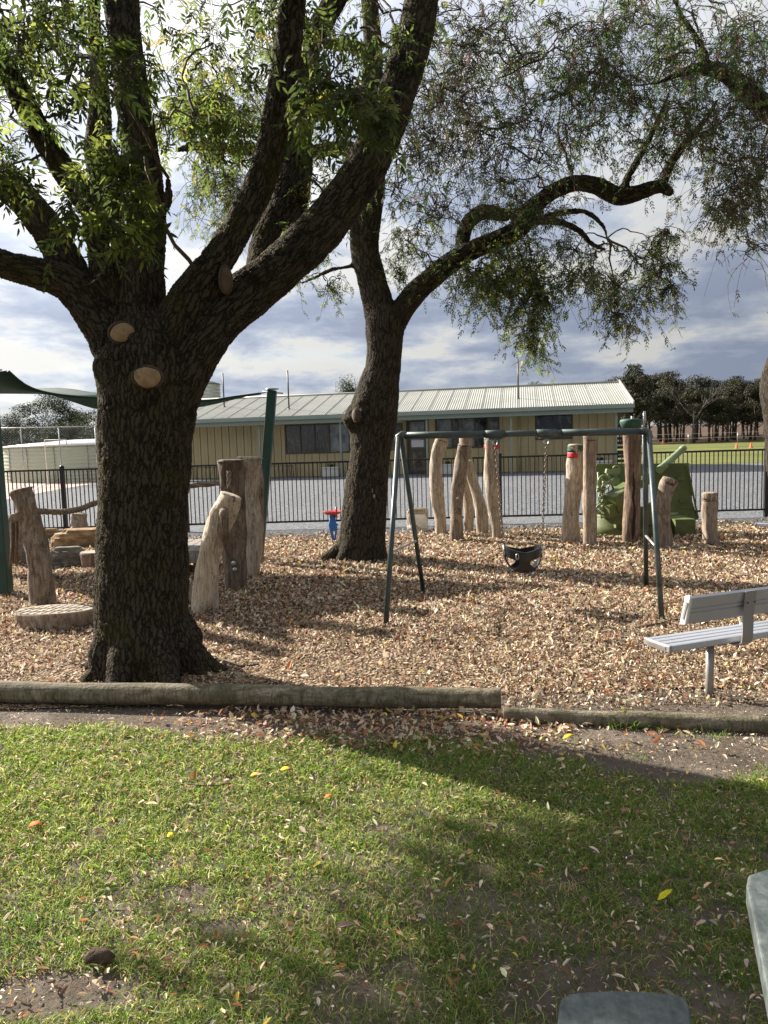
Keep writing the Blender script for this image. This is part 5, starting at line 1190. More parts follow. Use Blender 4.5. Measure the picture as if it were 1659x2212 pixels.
b1 = G(325, 1478); T1Y = b1.y + .40
print('tree1 base', b1, 'Y', T1Y)
L1 = {
 'trunk': limb([(328, 1500, 128, 0), (322, 1455, 120, 0), (314, 1410, 107, 0), (308, 1320, 99, 0), (308, 1200, 96, 0), (311, 1080, 94, 0), (315, 950, 97, 0), (320, 860, 103, 0), (322, 790, 108, 0), (318, 740, 88, .02), (312, 700, 70, .05)], T1Y),
 'A': limb([(290, 830, 70, 0), (255, 745, 62, 0), (205, 670, 52, -.03), (150, 615, 42, -.08), (80, 590, 36, -.15), (0, 568, 31, -.25), (-120, 520, 26, -.4), (-260, 420, 20, -.6)], T1Y),
 'B': limb([(235, 700, 48, .05), (180, 625, 40, .05), (140, 560, 38, .1), (95, 485, 37, .2), (45, 425, 36, .3), (-15, 380, 35, .4), (-110, 300, 30, .6), (-230, 130, 22, .9)], T1Y),
 'C': limb([(262, 700, 52, .05), (238, 610, 42, .05), (222, 530, 36, 0), (205, 455, 32, -.1), (160, 400, 29, -.15), (110, 325, 27, -.25), (62, 240, 26, -.35), (15, 150, 24, -.45), (-40, 40, 21, -.6), (-100, -120, 16, -.8)], T1Y),
 'D': limb([(318, 760, 70, .0), (308, 660, 54, .03), (310, 570, 46, .05), (318, 490, 43, .05), (312, 400, 42, .05), (300, 300, 40, .08), (285, 200, 38, .1), (272, 100, 37, .15), (262, 0, 38, .2), (250, -150, 32, .3), (250, -420, 22, .6)], T1Y),
 'D2': limb([(280, 720, 46, .35), (258, 640, 40, .35), (243, 540, 36, .35), (230, 430, 34, .45), (214, 330, 31, .5), (216, 240, 24, .55), (211, 140, 17, .6), (203, 40, 14, .65), (200, -100, 10, .7)], T1Y),
 'E': limb([(355, 790, 70, -.02), (385, 700, 56, -.05), (415, 640, 48, -.08), (465, 570, 38, -.1), (515, 490, 34, -.12), (560, 400, 33, -.12), (588, 310, 34, -.15), (605, 220, 33, -.2), (620, 110, 31, -.25), (632, 0, 28, -.3), (650, -160, 22, -.4), (690, -400, 15, -.6)], T1Y),
 'F': limb([(350, 860, 82, .0), (408, 770, 66, .0), (462, 700, 58, .05), (530, 640, 55, .15), (605, 580, 52, .25), (680, 510, 50, .35), (745, 430, 48, .45), (795, 350, 47, .5), (838, 260, 44, .6), (868, 170, 43, .7), (898, 70, 40, .8), (915, -20, 38, .9), (960, -200, 28, 1.2), (1040, -420, 18, 1.6)], T1Y),
 'G': limb([(560, 610, 34, .55), (572, 545, 38, .8), (598, 490, 44, .95), (625, 430, 44, 1.05), (640, 350, 36, 1.15), (645, 250, 31, 1.25), (655, 150, 26, 1.3), (680, 80, 25, 1.35), (710, 25, 24, 1.4), (750, -40, 20, 1.5), (830, -200, 14, 1.7)], T1Y),
 'stub': limb([(338, 500, 18, .0), (352, 468, 8, -.05), (365, 430, 8, -.05), (363, 400, 8, -.05), (365, 384, 4, -.05)], T1Y),
}
cx_, cy_ = P(322, 1470, T1Y).x, T1Y
flares = []
for a_, l in ((-10, .62), (28, .45), (75, .5), (130, .45), (175, .52), (215, .48), (258, .55), (305, .6), (340, .5)):
    a = R(a_); d = Vector((math.cos(a), math.sin(a), 0)); c = Vector((cx_, cy_, 0))
    pts = [c + d * .24 + Vector((0, 0, .42)), c + d * .33 + Vector((0, 0, .17)), c + d * (l * .82) + Vector((0, 0, .02)), c + d * (l + .12) + Vector((0, 0, -.07))]; flares.append((pts, [.10, .13, .085, .04]))
tree1 = thing('ash_tree', 'large fissured-bark ash tree forking low into many limbs, in front left', 'tree', (cx_, cy_, 0))
me = wood_mesh(list(L1.values()), .0125, flares); print('tree1 verts', len(me.vertices)); BARKO = link('trunk', me, MAT['bark'], tree1)

b2 = G(780, 1216); T2Y = b2.y + .3
L2 = {
 'trunk': limb([(782, 1240, 58, 0), (782, 1190, 54, 0), (785, 1130, 49, 0), (792, 1050, 46, 0), (800, 980, 44, 0), (806, 915, 49, 0), (808, 890, 52, 0), (815, 850, 46, 0), (826, 800, 39, 0), (831, 745, 38, 0), (831, 700, 42, 0), (832, 665, 40, 0)], T2Y),
 'U': limb([(828, 720, 36, 0), (815, 650, 36, 0), (802, 600, 34, 0), (788, 540, 33, 0), (790, 470, 37, .0), (798, 400, 36, .05), (800, 320, 32, .1), (802, 220, 27, .15), (806, 120, 22, .2), (800, 20, 19, .25), (790, -120, 15, .3), (800, -300, 10, .4)], T2Y),
 'H': limb([(845, 715, 28, 0), (872, 665, 27, 0), (905, 625, 26, 0), (945, 590, 25, -.1), (990, 556, 23, -.15), (1040, 532, 22, -.2), (1090, 512, 22, -.2), (1124, 492, 22, -.2), (1142, 458, 22, -.2), (1172, 430, 19, -.25), (1208, 407, 18, -.3), (1245, 396, 18, -.3), (1290, 402, 19, -.3), (1335, 424, 20, -.3), (1380, 416, 18, -.35), (1425, 403, 14, -.4), (1452, 420, 8, -.45)], T2Y),
 'H2': limb([(998, 556, 16, -.1), (1000, 515, 17, 0), (1012, 480, 17, .1), (1045, 458, 17, .2), (1090, 464, 14, .3), (1135, 458, 10, .4), (1180, 470, 6, .5)], T2Y),
 'H3': limb([(1345, 412, 11, -.3), (1358, 380, 9, -.3), (1378, 345, 8, -.3), (1400, 305, 7, -.3), (1425, 250, 5, -.3), (1445, 200, 4, -.3)], T2Y),
 'H4': limb([(1428, 402, 13, -.35), (1445, 360, 11, -.35), (1468, 325, 10, -.4), (1495, 292, 8, -.4), (1525, 255, 6, -.4), (1550, 215, 4, -.4)], T2Y),
 'H5': limb([(1130, 485, 10, -.2), (1175, 470, 7, -.3), (1220, 458, 7, -.4), (1265, 458, 6, -.5), (1300, 485, 5, -.5), (1312, 515, 3, -.5)], T2Y),
 'H6': limb([(1135, 480, 9, -.2), (1200, 478, 8, -.1), (1250, 498, 7, -.1), (1275, 525, 6, -.1), (1308, 540, 4, -.1)], T2Y),
 'stub': limb([(795, 515, 20, -.1), (765, 490, 13, -.15), (748, 478, 12, -.2), (742, 500, 7, -.25)], T2Y),
 'I': limb([(786, 560, 9, .0), (755, 575, 5, .0), (715, 583, 4.5, .1), (680, 600, 4, .2), (650, 612, 3, .2)], T2Y),
 'J': limb([(808, 130, 16, .2), (760, 100, 13, .4), (700, 95, 11, .6), (640, 110, 8, .8)], T2Y),
 'K': limb([(800, 340, 18, .1), (740, 320, 16, .5), (640, 330, 14, .8), (520, 322, 13, 1.), (430, 315, 10, 1.1), (380, 325, 5, 1.1)], T2Y),
}
cx2 = P(782, 1216, T2Y).x; fl2 = []
for a_, l in ((185, .68), (225, .52), (270, .42), (330, .42), (20, .4), (100, .45)):
    a = R(a_); d = Vector((math.cos(a), math.sin(a), 0)); c = Vector((cx2, T2Y, 0)); fl2.append(([c + d * .16 + Vector((0, 0, .5)), c + d * .28 + Vector((0, 0, .2)), c + d * l * .8 + Vector((0, 0, .04)), c + d * (l + .1) + Vector((0, 0, -.06))], [.10, .11, .08, .03]))
c = P(762, 905, T2Y - .1); fl2.append(([c + Vector((.1, .1, -.25)), c, c + Vector((.1, .1, .22))], [.13, .17, .12]))
c = P(790, 868, T2Y - .22); fl2.append(([c + Vector((0, .1, -.15)), c, c + Vector((0, .1, .15))], [.1, .15, .1]))
tree2 = thing('ash_tree', 'second ash tree behind, with one long crooked limb arching right over the swing', 'tree', (cx2, T2Y, 0))
me = wood_mesh(list(L2.values()), .02, fl2, 10, 5); print('tree2 verts', len(me.vertices)); link('trunk', me, MAT['bark2'], tree2)

T3Y = 11.5
L3 = {
 'trunk': limb([(1745, 1200, 62, 0), (1728, 1100, 52, 0), (1712, 1000, 50, 0), (1702, 900, 48, 0), (1698, 830, 50, 0), (1712, 760, 42, 0), (1750, 640, 36, 0), (1780, 480, 32, 0), (1790, 300, 28, 0)], T3Y),
 'a': limb([(1785, 420, 26, 0), (1730, 300, 25, -.2), (1660, 240, 24, -.5), (1610, 195, 21, -.7), (1570, 162, 17, -.8), (1520, 147, 14, -.9), (1468, 158, 8, -.9), (1420, 180, 4, -.9)], T3Y),
 'b': limb([(1530, 148, 9, -.9), (1518, 105, 7, -.9), (1490, 60, 6, -.9), (1465, 20, 5, -.9), (1440, -60, 4, -.9)], T3Y),
}
cx3 = P(1745, 1150, T3Y).x
tree3 = thing('ash_tree', 'third tree at the right edge, its mossy limb reaching in above', 'tree', (cx3, T3Y, 0))
me = wood_mesh(list(L3.values()), .022, [], 10, 5); link('trunk', me, MAT['bark2'], tree3)

# pruning scars
def scar(u, v, ru, rv, Yc, tilt, t_, nm='cut_scar', push=0.0, mt='scar'):
    c = P(u, v, Yc + push); d = (Vector((0, 0, CAM_H)) - c).normalized(); rm = d.to_track_quat('Z', 'Y').to_matrix() @ Matrix.Rotation(R(tilt), 3, 'Y')
    s_ = S(Yc); mb = MB(); mb.lathe(c, [(ru * s_ * 1.05, -.07), (ru * s_ * 1.02, .0), (ru * s_ * .97, .008), (ru * s_ * .2, .010)], 26, ay=rv / ru, rot=rm, wob=.05, seed=int(u)); mb.obj(nm, MAT[mt], t_)
    mb = MB(); mb.tube([c + rm @ Vector((ru * s_ * 1.10 * math.cos(a), rv * s_ * 1.10 * math.sin(a), -.022)) for a in np.linspace(0, 2 * math.pi, 26)], .013, 7, cap=False, rough=.3); mb.obj('scar_rim', MAT['twig'], t_)
scar(266, 719, 25, 19, T1Y - .335, 12, tree1); scar(318, 815, 28, 20, T1Y - .385, -6, tree1)
scar(489, 604, 11, 24, T1Y - .215, 15, tree1, mt='scar_old')
scar(766, 897, 8, 13, T2Y - .45, -50, tree2, mt='scar_old')
for u, v in ((808, 1072), (758, 1080), (776, 1188), (803, 1060)):
    mb = MB(); mb.lathe(P(u, v, T2Y - .30), [(.022, 0), (.02, .006)], 8, ay=1.5, rot=Matrix.Rotation(R(90), 3, 'X')); mb.obj('pale_chip', MAT['scar'], tree2)

# ------------------------------------------------------------------ foliage
def samples(L):
    A = []
    for PP, RR in L.values():
        for p, r in zip(PP, RR): A.append((*p, r))
    return np.array(A)
class Crown:
    def __init__(s, seed, smp): s.rg = np.random.default_rng(seed); s.smp = smp; s.leaf = []; s.tw = []; s.nodes = []
    def twigs(s, pts, r0, r1):
        "pts (N,K,3) -> three-sided tubes"
        N, K, _ = pts.shape; T = np.gradient(pts, axis=1); T = unit(T); ref = np.zeros_like(T); ref[..., 1] = 1; A = unit(np.cross(T, ref)); B = np.cross(T, A)
        r = (np.asarray(r0).reshape(-1, 1) * (1 - np.linspace(0, 1, K)) + np.asarray(r1).reshape(-1, 1) * np.linspace(0, 1, K))[..., None]
        V = np.stack([pts + (A * math.cos(a) + B * math.sin(a)) * r for a in (0, 2.094, 4.189)], 2)   # N,K,3,3
        i = (np.arange(N)[:, None, None] * K + np.arange(K - 1)[None, :, None]) * 3; j = np.arange(3)[None, None]; j2 = (j + 1) % 3
        F = np.stack([i + j, i + j2, i + 3 + j2, i + 3 + j], -1).reshape(-1, 4); s.tw.append((V.reshape(-1, 3), F, np.zeros((V.size // 3, 3))))
    def cluster(s, C, nspray, spread, length, leaf, pal, droop=.6, m=3, K=7, density=1.0, connect=True, twr=.0035, hold=0, up=.25, sky=0):
        rg = s.rg; C = np.asarray(C, float); n = len(C)
        if connect:
            # grow outwards: every cluster hangs on the nearest limb point or on an earlier branch
            src = s.smp[:, :3]; d = np.linalg.norm(C[:, None] - src[None], axis=2); order = list(np.argsort(d.min(1))); nodes = [src]; A0 = np.zeros_like(C); allp = src
            for k in order:
                q = np.linalg.norm(allp - C[k], axis=1); pen = np.where(np.arange(len(q)) < len(src), .25, 0); z = q + pen + .6 * np.maximum(0, (allp[:, 2] - C[k, 2]) * .15); jj = int(np.argmin(z)); A0[k] = allp[jj]
                tt = np.linspace(.3, 1, 5)[:, None]; allp = np.concatenate([allp, A0[k] * (1 - tt) + C[k] * tt])
            t = np.linspace(0, 1, 9)[None, :, None]; dist = np.linalg.norm(C - A0, axis=1)[:, None, None]
            mid = rg.normal(0, .10, (n, 1, 3)) * dist; arch = np.zeros((n, 1, 3)); arch[..., 2] = dist[..., 0] * rg.uniform(.0, .22, (n, 1))
            pts = A0[:, None] * (1 - t) + C[:, None] * t + 4 * t * (1 - t) * (mid + arch) + np.sin(t * 11 + rg.uniform(0, 6, (n, 1, 3))) * .03 * t * (1 - t) * 4
            s.twigs(pts, np.clip(.007 + dist[:, 0, 0] * .012, .008, .026), np.full(n, .006))
        S0 = np.repeat(C, nspray, 0); N = len(S0); h = rg.normal(0, 1, (N, 3)); h[:, 2] = np.abs(h[:, 2]) * up; h = unit(h)
        Ls = length * rg.uniform(.55, 1.25, (N, 1, 1)); st = S0 + rg.normal(0, spread * .35, (N, 3))
        t = np.linspace(0, 1, K)[None, :, None]; dr = np.zeros((N, 1, 3)); dr[..., 2] = -droop * rg.uniform(.5, 1.4, (N, 1))
        wig = rg.normal(0, .09, (N, 1, 3)); pts = st[:, None] + (h[:, None] * t + dr * t ** 2 + np.sin(t * 5 + rg.uniform(0, 6, (N, 1, 3))) * wig * t) * Ls
        s.twigs(pts, np.full(N, twr), np.full(N, twr * .35))
        con = np.stack([S0, (S0 + st) / 2 + rg.normal(0, .02, (N, 3)), st], 1); s.twigs(con, np.full(N, twr * 1.2), np.full(N, twr))
        # compound leaves at the nodes
        nd = pts[:, 1:].reshape(-1, 3); tg = unit(np.gradient(pts, axis=1)[:, 1:]).reshape(-1, 3)
        keep = rg.uniform(0, 1, len(nd)) < density; nd, tg = nd[keep], tg[keep]; Q = len(nd)
        rd = unit(tg * .35 + unit(rg.normal(0, 1, (Q, 3))) * .9 + np.array([0, 0, -.35])); 
        if hold:
            k = min(hold, Q); sel = rg.permutation(Q)[:k]; s.nodes += [(nd[i], rd[i]) for i in sel]; msk = np.ones(Q, bool); msk[sel] = False; nd, rd = nd[msk], rd[msk]; Q = len(nd)
        s.compound(nd, rd, leaf, pal, m)
    def compound(s, nd, rd, leaf, pal, m):
        rg = s.rg; Q = len(nd); RL = leaf * 2.0 * rg.uniform(.7, 1.2, (Q, 1)); up = np.zeros((Q, 3)); up[:, 2] = 1; up = unit(up + rg.normal(0, .5, (Q, 3))); sd_ = unit(np.cross(rd, up)); nn = np.cross(sd_, rd)
        base_c = pick(rg, *pal, Q, .2)
        for k in range(m + 1):
            f = (k + .6) / (m + .6)
            for sg in ((-1, 1) if k < m else (0,)):
                p = nd + rd * RL * min(1, f) + np.array([0, 0, -.3]) * (RL * f * f) * .5
                d = rd * (.75 if sg else 1) + sd_ * sg * .8 + np.array([0, 0, -.35]) + rg.normal(0, .14, (Q, 3))
                L = leaf * rg.uniform(.75, 1.2, Q); s.leaf.append(leaf_geo(p, d, nn + rg.normal(0, .25, (Q, 3)), L, L * .30, np.clip(base_c * (1 + rg.normal(0, .12, (Q, 1))), .004, .9), .08, six=leaf > .06))
        t = np.array([0, .5, 1.])[None, :, None]; s.twigs(nd[:, None] + rd[:, None] * t * RL[:, None] + np.array([0, 0, -.3]) * t * t * RL[:, None] * .5, np.full(Q, .0016), np.full(Q, .0009))
    def build(s, t_, mat_leaf):
        V, F, C = merge(s.tw); V = V.astype(np.float32); o = link('branches', fast_mesh('branches', V, F, None), MAT['twig'], t_); o['kind'] = 'stuff'
        V, F, C = merge(s.leaf); print(t_.name, 'leaf faces', len(F)); o = link('crown', fast_mesh('crown', V, F, C), mat_leaf, t_); o['kind'] = 'stuff'
def blob(rg, n, u, v, ru, rv, Y0, dY):
    a = rg.uniform(0, 6.28, n); q = np.sqrt(rg.uniform(0, 1, n)); out = []
    for i in range(n): out.append(P(u + ru * q[i] * math.cos(a[i]), v + rv * q[i] * math.sin(a[i]), Y0 + rg.uniform(-dY, dY)))
    return np.array([tuple(p) for p in out])
G1 = ([(.048, .072, .018), (.072, .105, .024), (.036, .055, .018), (.11, .14, .03), (.30, .25, .03)], [4, 3, 3, 1.2, .10])
GB = ([(.095, .14, .025), (.15, .20, .035), (.06, .09, .022), (.32, .30, .05)], [3, 2, 2.4, .2])
G2 = ([(.038, .075, .022), (.055, .095, .025), (.05, .055, .028), (.085, .045, .03), (.12, .14, .03)], [4, 3, 2, .9, .8])
GY = ([(.085, .12, .028), (.13, .165, .035), (.055, .085, .024), (.21, .21, .05)], [3, 2, 3, .8])
BRN = ([(.060, .058, .026), (.075, .055, .030), (.045, .065, .024), (.06, .035, .022), (.075, .10, .03)], [3, 1.4, 3, .4, 2.6])
c1 = Crown(1, samples(L1)); rg = c1.rg
for (n, u, v, ru, rv, Y, dY, ns, sp_, ln, lf, pal, dr_, dn, hold) in (
    (16, 100, 60, 140, 95, 5.4, 1.0, 4, .22, .34, .066, G1, .7, .85, 0),
    (6, 45, 200, 70, 60, 5.5, .9, 3, .2, .3, .064, GB, .7, .7, 0),
    (6, 15, 355, 45, 45, 5.0, .4, 3, .16, .25, .066, G1, .8, .9, 20),
    (3, 185, 185, 60, 60, 4.9, .6, 3, .18, .3, .066, G1, .7, .9, 30),
    (4, 290, 125, 60, 50, 4.8, .3, 3, .16, .26, .066, GB, .7, .9, 40),
    (4, 250, 365, 36, 40, 4.5, .2, 3, .12, .18, .062, GB, .8, .95, 70),
    (6, 262, 470, 28, 50, 4.5, .15, 2, .09, .15, .060, GB, .9, .9, 55),
    (4, 170, 430, 40, 60, 4.8, .3, 3, .14, .22, .07, G1, 1., .7, 10),
    (12, 400, 150, 90, 150, 6.8, .9, 5, .25, .36, .065, GY, .8, .8, 0),
    (12, 460, 270, 95, 60, 6.8, .8, 5, .22, .32, .065, GY, .8, .95, 0),
    (6, 600, 60, 60, 60, 6.0, .6, 3, .2, .3, .065, G1, .8, .7, 0),
    (7, 705, 170, 60, 110, 5.2, .4, 3, .16, .28, .07, G1, 1., .9, 30),
    (5, 780, 225, 35, 40, 4.9, .3, 3, .12, .22, .078, G1, .9, .95, 30),
    (6, 700, 380, 45, 70, 6.6, .5, 3, .16, .26, .06, GY, .9, .85, 0),
    (6, 640, 40, 90, 60, 6.2, .8, 4, .2, .3, .065, G1, .8, .8, 0),
    (5, 830, 50, 90, 60, 6.5, .8, 4, .2, .34, .062, G1, .9, .7, 0)):
    c1.cluster(blob(rg, n, u, v, ru, rv, Y, dY), ns, sp_, ln, lf, pal, dr_, 3, 7, dn, hold=hold)
# unseen crown above the frame, spread to cut ambient light, clear of sunlit lawn
n = 250; pts = np.stack([rg.uniform(-5.6, 3.6, n), rg.uniform(-.5, 8.5, n), rg.uniform(4.6, 8.2, n)], 1)
gx_ = pts[:, 0] + 1.369 * pts[:, 2]; gy_ = pts[:, 1] - 1.062 * pts[:, 2]
ok = ~((gx_ < .75 + (gy_ - 2.3) * .85) & (gy_ > 1.0)) & (pts[:, 2] > CAM_H + np.maximum(pts[:, 1], 0) * .62) & (np.hypot(pts[:, 0] + .9, pts[:, 1] - 4.5) < 5.2) & ~((pts[:, 0] < -1.5) & (pts[:, 1] > 4.6)); pts = pts[ok]
c1.cluster(pts, 6, .35, .5, .085, G1, .7, 3, 5, .8)
n = 900; pts = np.stack([rg.uniform(-6.2, -3.2, n), rg.uniform(5.2, 8.2, n), rg.uniform(3.3, 4.9, n)], 1)  # unseen foliage left of the frame, placed to shade the lower right lawn
gx_ = pts[:, 0] + 1.369 * pts[:, 2]; gy_ = pts[:, 1] - 1.062 * pts[:, 2]
ok = (gx_ > .75 + (gy_ - 2.3) * .85) & (gy_ < 3.1) & (gy_ > 1.3) & (gx_ < 2.6) & (pts[:, 0] < -.56 * pts[:, 1] - .35); pts = pts[ok][:95]; print('shade clusters', len(pts))
c1.cluster(pts, 9, .32, .45, .085, G1, .7, 3, 5, .95)
c1.build(tree1, MAT['leaf'])
# the leaves that show largest are parts of their own
lv = []
for k in range(3):
    q = Crown(100 + k, c1.smp); q.rg = np.random.default_rng(70 + k)
    q.compound(np.zeros((1, 3)), np.array([[0, 0, 1.]]), .08, GB if k < 2 else G1, 3); V, F, C = merge(q.leaf); me = fast_mesh('leaf', V, F, C); me.materials.append(MAT['leaf']); lv.append(me)
rr = random.Random(2)
for k, (p, d) in enumerate(c1.nodes[:290]):
    o = bpy.data.objects.new('leaf', lv[k % 3]); COL.objects.link(o); o.parent = tree1; o.location = Vector(p) - BASE[tree1.name]
    o.rotation_euler = (Vector(d).to_track_quat('Z', 'Y') @ Euler((0, 0, rr.uniform(0, 6.28))).to_quaternion()).to_euler(); s_ = rr.uniform(.8, 1.1); o.scale = (s_, s_, s_)

c2 = Crown(2, samples(L2)); rg = c2.rg
for (n, u, v, ru, rv, Y, dY, ns, sp_, ln, lf, pal, dr_, dn) in (
    (32, 960, 110, 115, 120, 10.5, 1.2, 6, .35, .6, .056, BRN, 1.2, .6),
    (28, 980, 260, 110, 115, 10.5, 1.2, 6, .35, .6, .056, BRN, 1.3, .55),
    (16, 920, 400, 70, 90, 10.8, .8, 5, .3, .55, .05, G2, 1.0, .6),
    (30, 1130, 120, 130, 120, 10.5, 1.2, 6, .35, .6, .056, G2, 1.2, .6),
    (20, 1110, 310, 100, 90, 10.5, 1.0, 6, .3, .55, .054, BRN, 1.3, .6),
    (18, 1260, 220, 90, 100, 10.2, 1.0, 6, .3, .55, .056, G2, 1.1, .7),
    (14, 1120, 450, 110, 35, 10.5, .6, 5, .22, .4, .052, G2, .7, .9),
    (30, 1090, 580, 90, 70, 10.4, .5, 7, .22, .38, .056, GY, 1.2, 1.),
    (13, 1150, 665, 36, 62, 10.3, .2, 5, .14, .32, .056, GY, 1.3, 1.),
    (4, 1152, 735, 14, 24, 10.3, .1, 4, .1, .25, .055, GY, 1.2, .9),
    (10, 1215, 560, 50, 60, 10.2, .4, 5, .2, .4, .052, G2, 1.2, .9),
    (24, 1345, 590, 90, 80, 10.0, .5, 5, .2, .4, .054, GY, 1.1, .8),
    (6, 1330, 690, 50, 35, 10.0, .3, 4, .16, .3, .052, BRN, 1.1, .8),
    (3, 1450, 640, 22, 20, 10.0, .2, 5, .1, .2, .05, BRN, 1., 1.),
    (8, 1440, 540, 55, 40, 10.0, .4, 4, .18, .34, .052, G2, 1., .8),
    (10, 900, 500, 70, 60, 10.8, .6, 4, .22, .36, .052, GY, 1., .7),
    (5, 955, 590, 50, 30, 10.8, .3, 3, .16, .3, .052, GY, 1., .7),
    (4, 690, 605, 45, 14, 11.0, .2, 4, .12, .26, .05, GY, 1.3, .9),
    (24, 490, 440, 90, 75, 11.8, .6, 5, .25, .42, .052, GY, 1., .95),
    (14, 490, 350, 100, 50, 11.8, .8, 5, .25, .42, .052, G2, .9, .9),
    (9, 640, 540, 60, 30, 11.5, .4, 4, .18, .34, .05, GY, 1., .7),
    (32, 560, 170, 170, 120, 11.8, 1.2, 6, .3, .6, .056, GY, 1.2, .65),
    (8, 745, 380, 45, 80, 11.3, .5, 5, .22, .4, .05, GY, .9, .8),
    (10, 860, 560, 10, 60, 10.9, .2, 2, .1, .2, .05, G2, 1., .5)):
    n = int(n * 1.0); c2.cluster(blob(rg, n, u, v, ru, rv, Y, dY), ns, sp_, ln, lf, pal, dr_, 3, 7, dn, twr=.0052)
# above the frame
n = 110; pts = np.stack([rg.uniform(-2.8, 5.4, n), rg.uniform(8.5, 13, n), rg.uniform(8.6, 11.5, n)], 1); c2.cluster(pts, 5, .45, .8, .06, G2, .9, 3, 5, .8)
c2.build(tree2, MAT['leaf'])
c3 = Crown(3, samples(L3)); rg = c3.rg
for (n, u, v, ru, rv, Y, dY, ns, sp_, ln, lf, pal, dr_, dn) in (
    (32, 1400, 110, 125, 125, 10.2, 1.0, 6, .32, .5, .058, G2, 1.1, .8),
    (28, 1560, 140, 110, 130, 10.0, 1.0, 6, .32, .55, .055, G2, .9, .9),
    (22, 1450, 300, 100, 90, 10.2, .8, 5, .3, .5, .052, G2, .9, .7),
    (26, 1590, 330, 90, 90, 10.0, .8, 6, .3, .5, .055, BRN, 1., .85),
    (16, 1600, 440, 70, 60, 9.8, .6, 5, .22, .45, .052, BRN, 1.2, .7),
    (5, 1630, 520, 40, 35, 9.6, .3, 3, .16, .6, .05, G2, 1.5, .35),
    (10, 1290, 110, 70, 100, 10.4, .8, 5, .3, .6, .05, BRN, 1., .5)):
    c3.cluster(blob(rg, n, u, v, ru, rv, Y, dY), ns, sp_, ln, lf, pal, dr_, 3, 7, dn, twr=.005)
n = 70; pts = np.stack([rg.uniform(3.5, 9, n), rg.uniform(9, 13.5, n), rg.uniform(8.2, 10.5, n)], 1); c3.cluster(pts, 5, .45, .7, .06, G2, .9, 3, 5, .8)
c3.build(tree3, MAT['leaf'])

# ================================================================== GROUND COVER
rg = np.random.default_rng(77)
def edge_y(x):      # where the edging logs run
    a = np.array([-4.2, e0.x, e1.x, f0.x, f1_.x, 6]); b = np.array([e0.y, e0.y, e1.y, f0.y, f1_.y, f1_.y]) + .05
    return np.interp(x, a, b)
def in_view(x, y, mx=.15): return (np.abs(x) < y * .56 + mx + .1)
# ---- bark chips and leaves in the bed
CH = ([(.40, .30, .20), (.60, .49, .35), (.26, .165, .10), (.13, .075, .045), (.76, .68, .52), (.30, .13, .06), (.07, .048, .03), (.60, .48, .16), (.48, .39, .28)], [4, 3.4, 2.6, 3, 2.8, .35, 3, .3, 1.5])
def scatter(n, y0, y1, sz, asp, tilt, pal, xw=None, ymin=None, mask=None, z=.006, curl=.12, six=False):
    n = int(n * ((y0 + y1) * .28 + 1.7) / ((y0 + y1) * .28 + .6))
    y = y0 + (y1 - y0) * rg.uniform(0, 1, n) ** .85; x = rg.uniform(-1, 1, n) * (y * .56 + 1.7)
    k = np.ones(n, bool)
    if ymin is not None: k &= y > ymin(x)
    if mask is not None: k &= rg.uniform(0, 1, n) < mask(x, y)
    x, y = x[k], y[k]; n = len(x); L = sz * rg.lognormal(-.05, .42, n) * np.clip(y / 7, .9, 1.6); L = np.clip(L, sz * .25, sz * 2.0)
    a = rg.uniform(0, 6.28, n); el = rg.normal(0, tilt, n); d = np.stack([np.cos(a) * np.cos(el), np.sin(a) * np.cos(el), np.sin(el)], 1)
    nn = np.stack([rg.normal(0, tilt, n), rg.normal(0, tilt, n), np.ones(n)], 1); p = np.stack([x, y, gz(x, y) + mz(x, y) + z + rg.uniform(0, .014, n) + np.abs(np.sin(el)) * L * .5 * (el < 0)], 1)
    return leaf_geo(p, d, nn, L, L * rg.uniform(asp[0], asp[1], n), pick(rg, *pal, n, .22), curl, six)
thin = lambda x, y: np.where(y > 13.2, np.clip((14.6 - y + (fbm(x * 1.3, y * 1.3, 4) - .5) * 1.2) / 1.2, 0, 1), 1.0) * np.clip(.1 + 1.6 * fbm(x * 1.4, y * 1.4, 6), .3, 1) * np.where(np.hypot((x + 1.2) / 1.6, (y - 5.6) / .55) < 1, .35, 1)
ey = lambda x: edge_y(x) + .04
parts = [scatter(95000, 4.6, 7.6, .027, (.28, .55), .7, CH, ymin=ey, mask=thin), scatter(95000, 7.2, 10.8, .031, (.3, .55), .65, CH, mask=thin), scatter(80000, 10.4, 14.8, .034, (.35, .6), .6, CH, mask=thin)]
V, F, C = merge(parts); o = link('bark_chips', fast_mesh('bark_chips', V, F, C), MAT['litter']); meta(o, 'tan and brown bark chips and dry leaves covering the play area', 'bark chips', kind='stuff')
LP = ([(.52, .40, .26), (.66, .56, .40), (.34, .19, .10), (.40, .19, .08), (.26, .14, .08), (.72, .55, .10), (.58, .46, .36)], [3, 2.6, 2.2, .8, 1.6, .35, 1.5])
parts = [scatter(9000, 4.7, 12, .055, (.28, .42), .45, LP, ymin=ey, mask=lambda x, y: .5 + 0 * x, z=.012, six=True),
         scatter(16000, 3.9, 5.2, .036, (.3, .5), .5, LP, mask=lambda x, y: ((y < edge_y(x) - .02) & (x > -1.6)) * np.clip((y - (edge_y(x) - .75 + (fbm(x * 2, y * 2, 9) - .5) * .3)) * 3, 0, 1) * np.clip((x + 1.6) * .9, .12, 1) * np.where(np.hypot((x - 1.9) / .9, (y - 4.15) / .28) < 1, .12, 1), z=.006, six=True)]
V, F, C = merge(parts); o = link('dry_leaves', fast_mesh('dry_leaves', V, F, C), MAT['litter']); meta(o, 'dry curled ash leaves drifted over the bark and along the logs', 'dry leaves', kind='stuff')

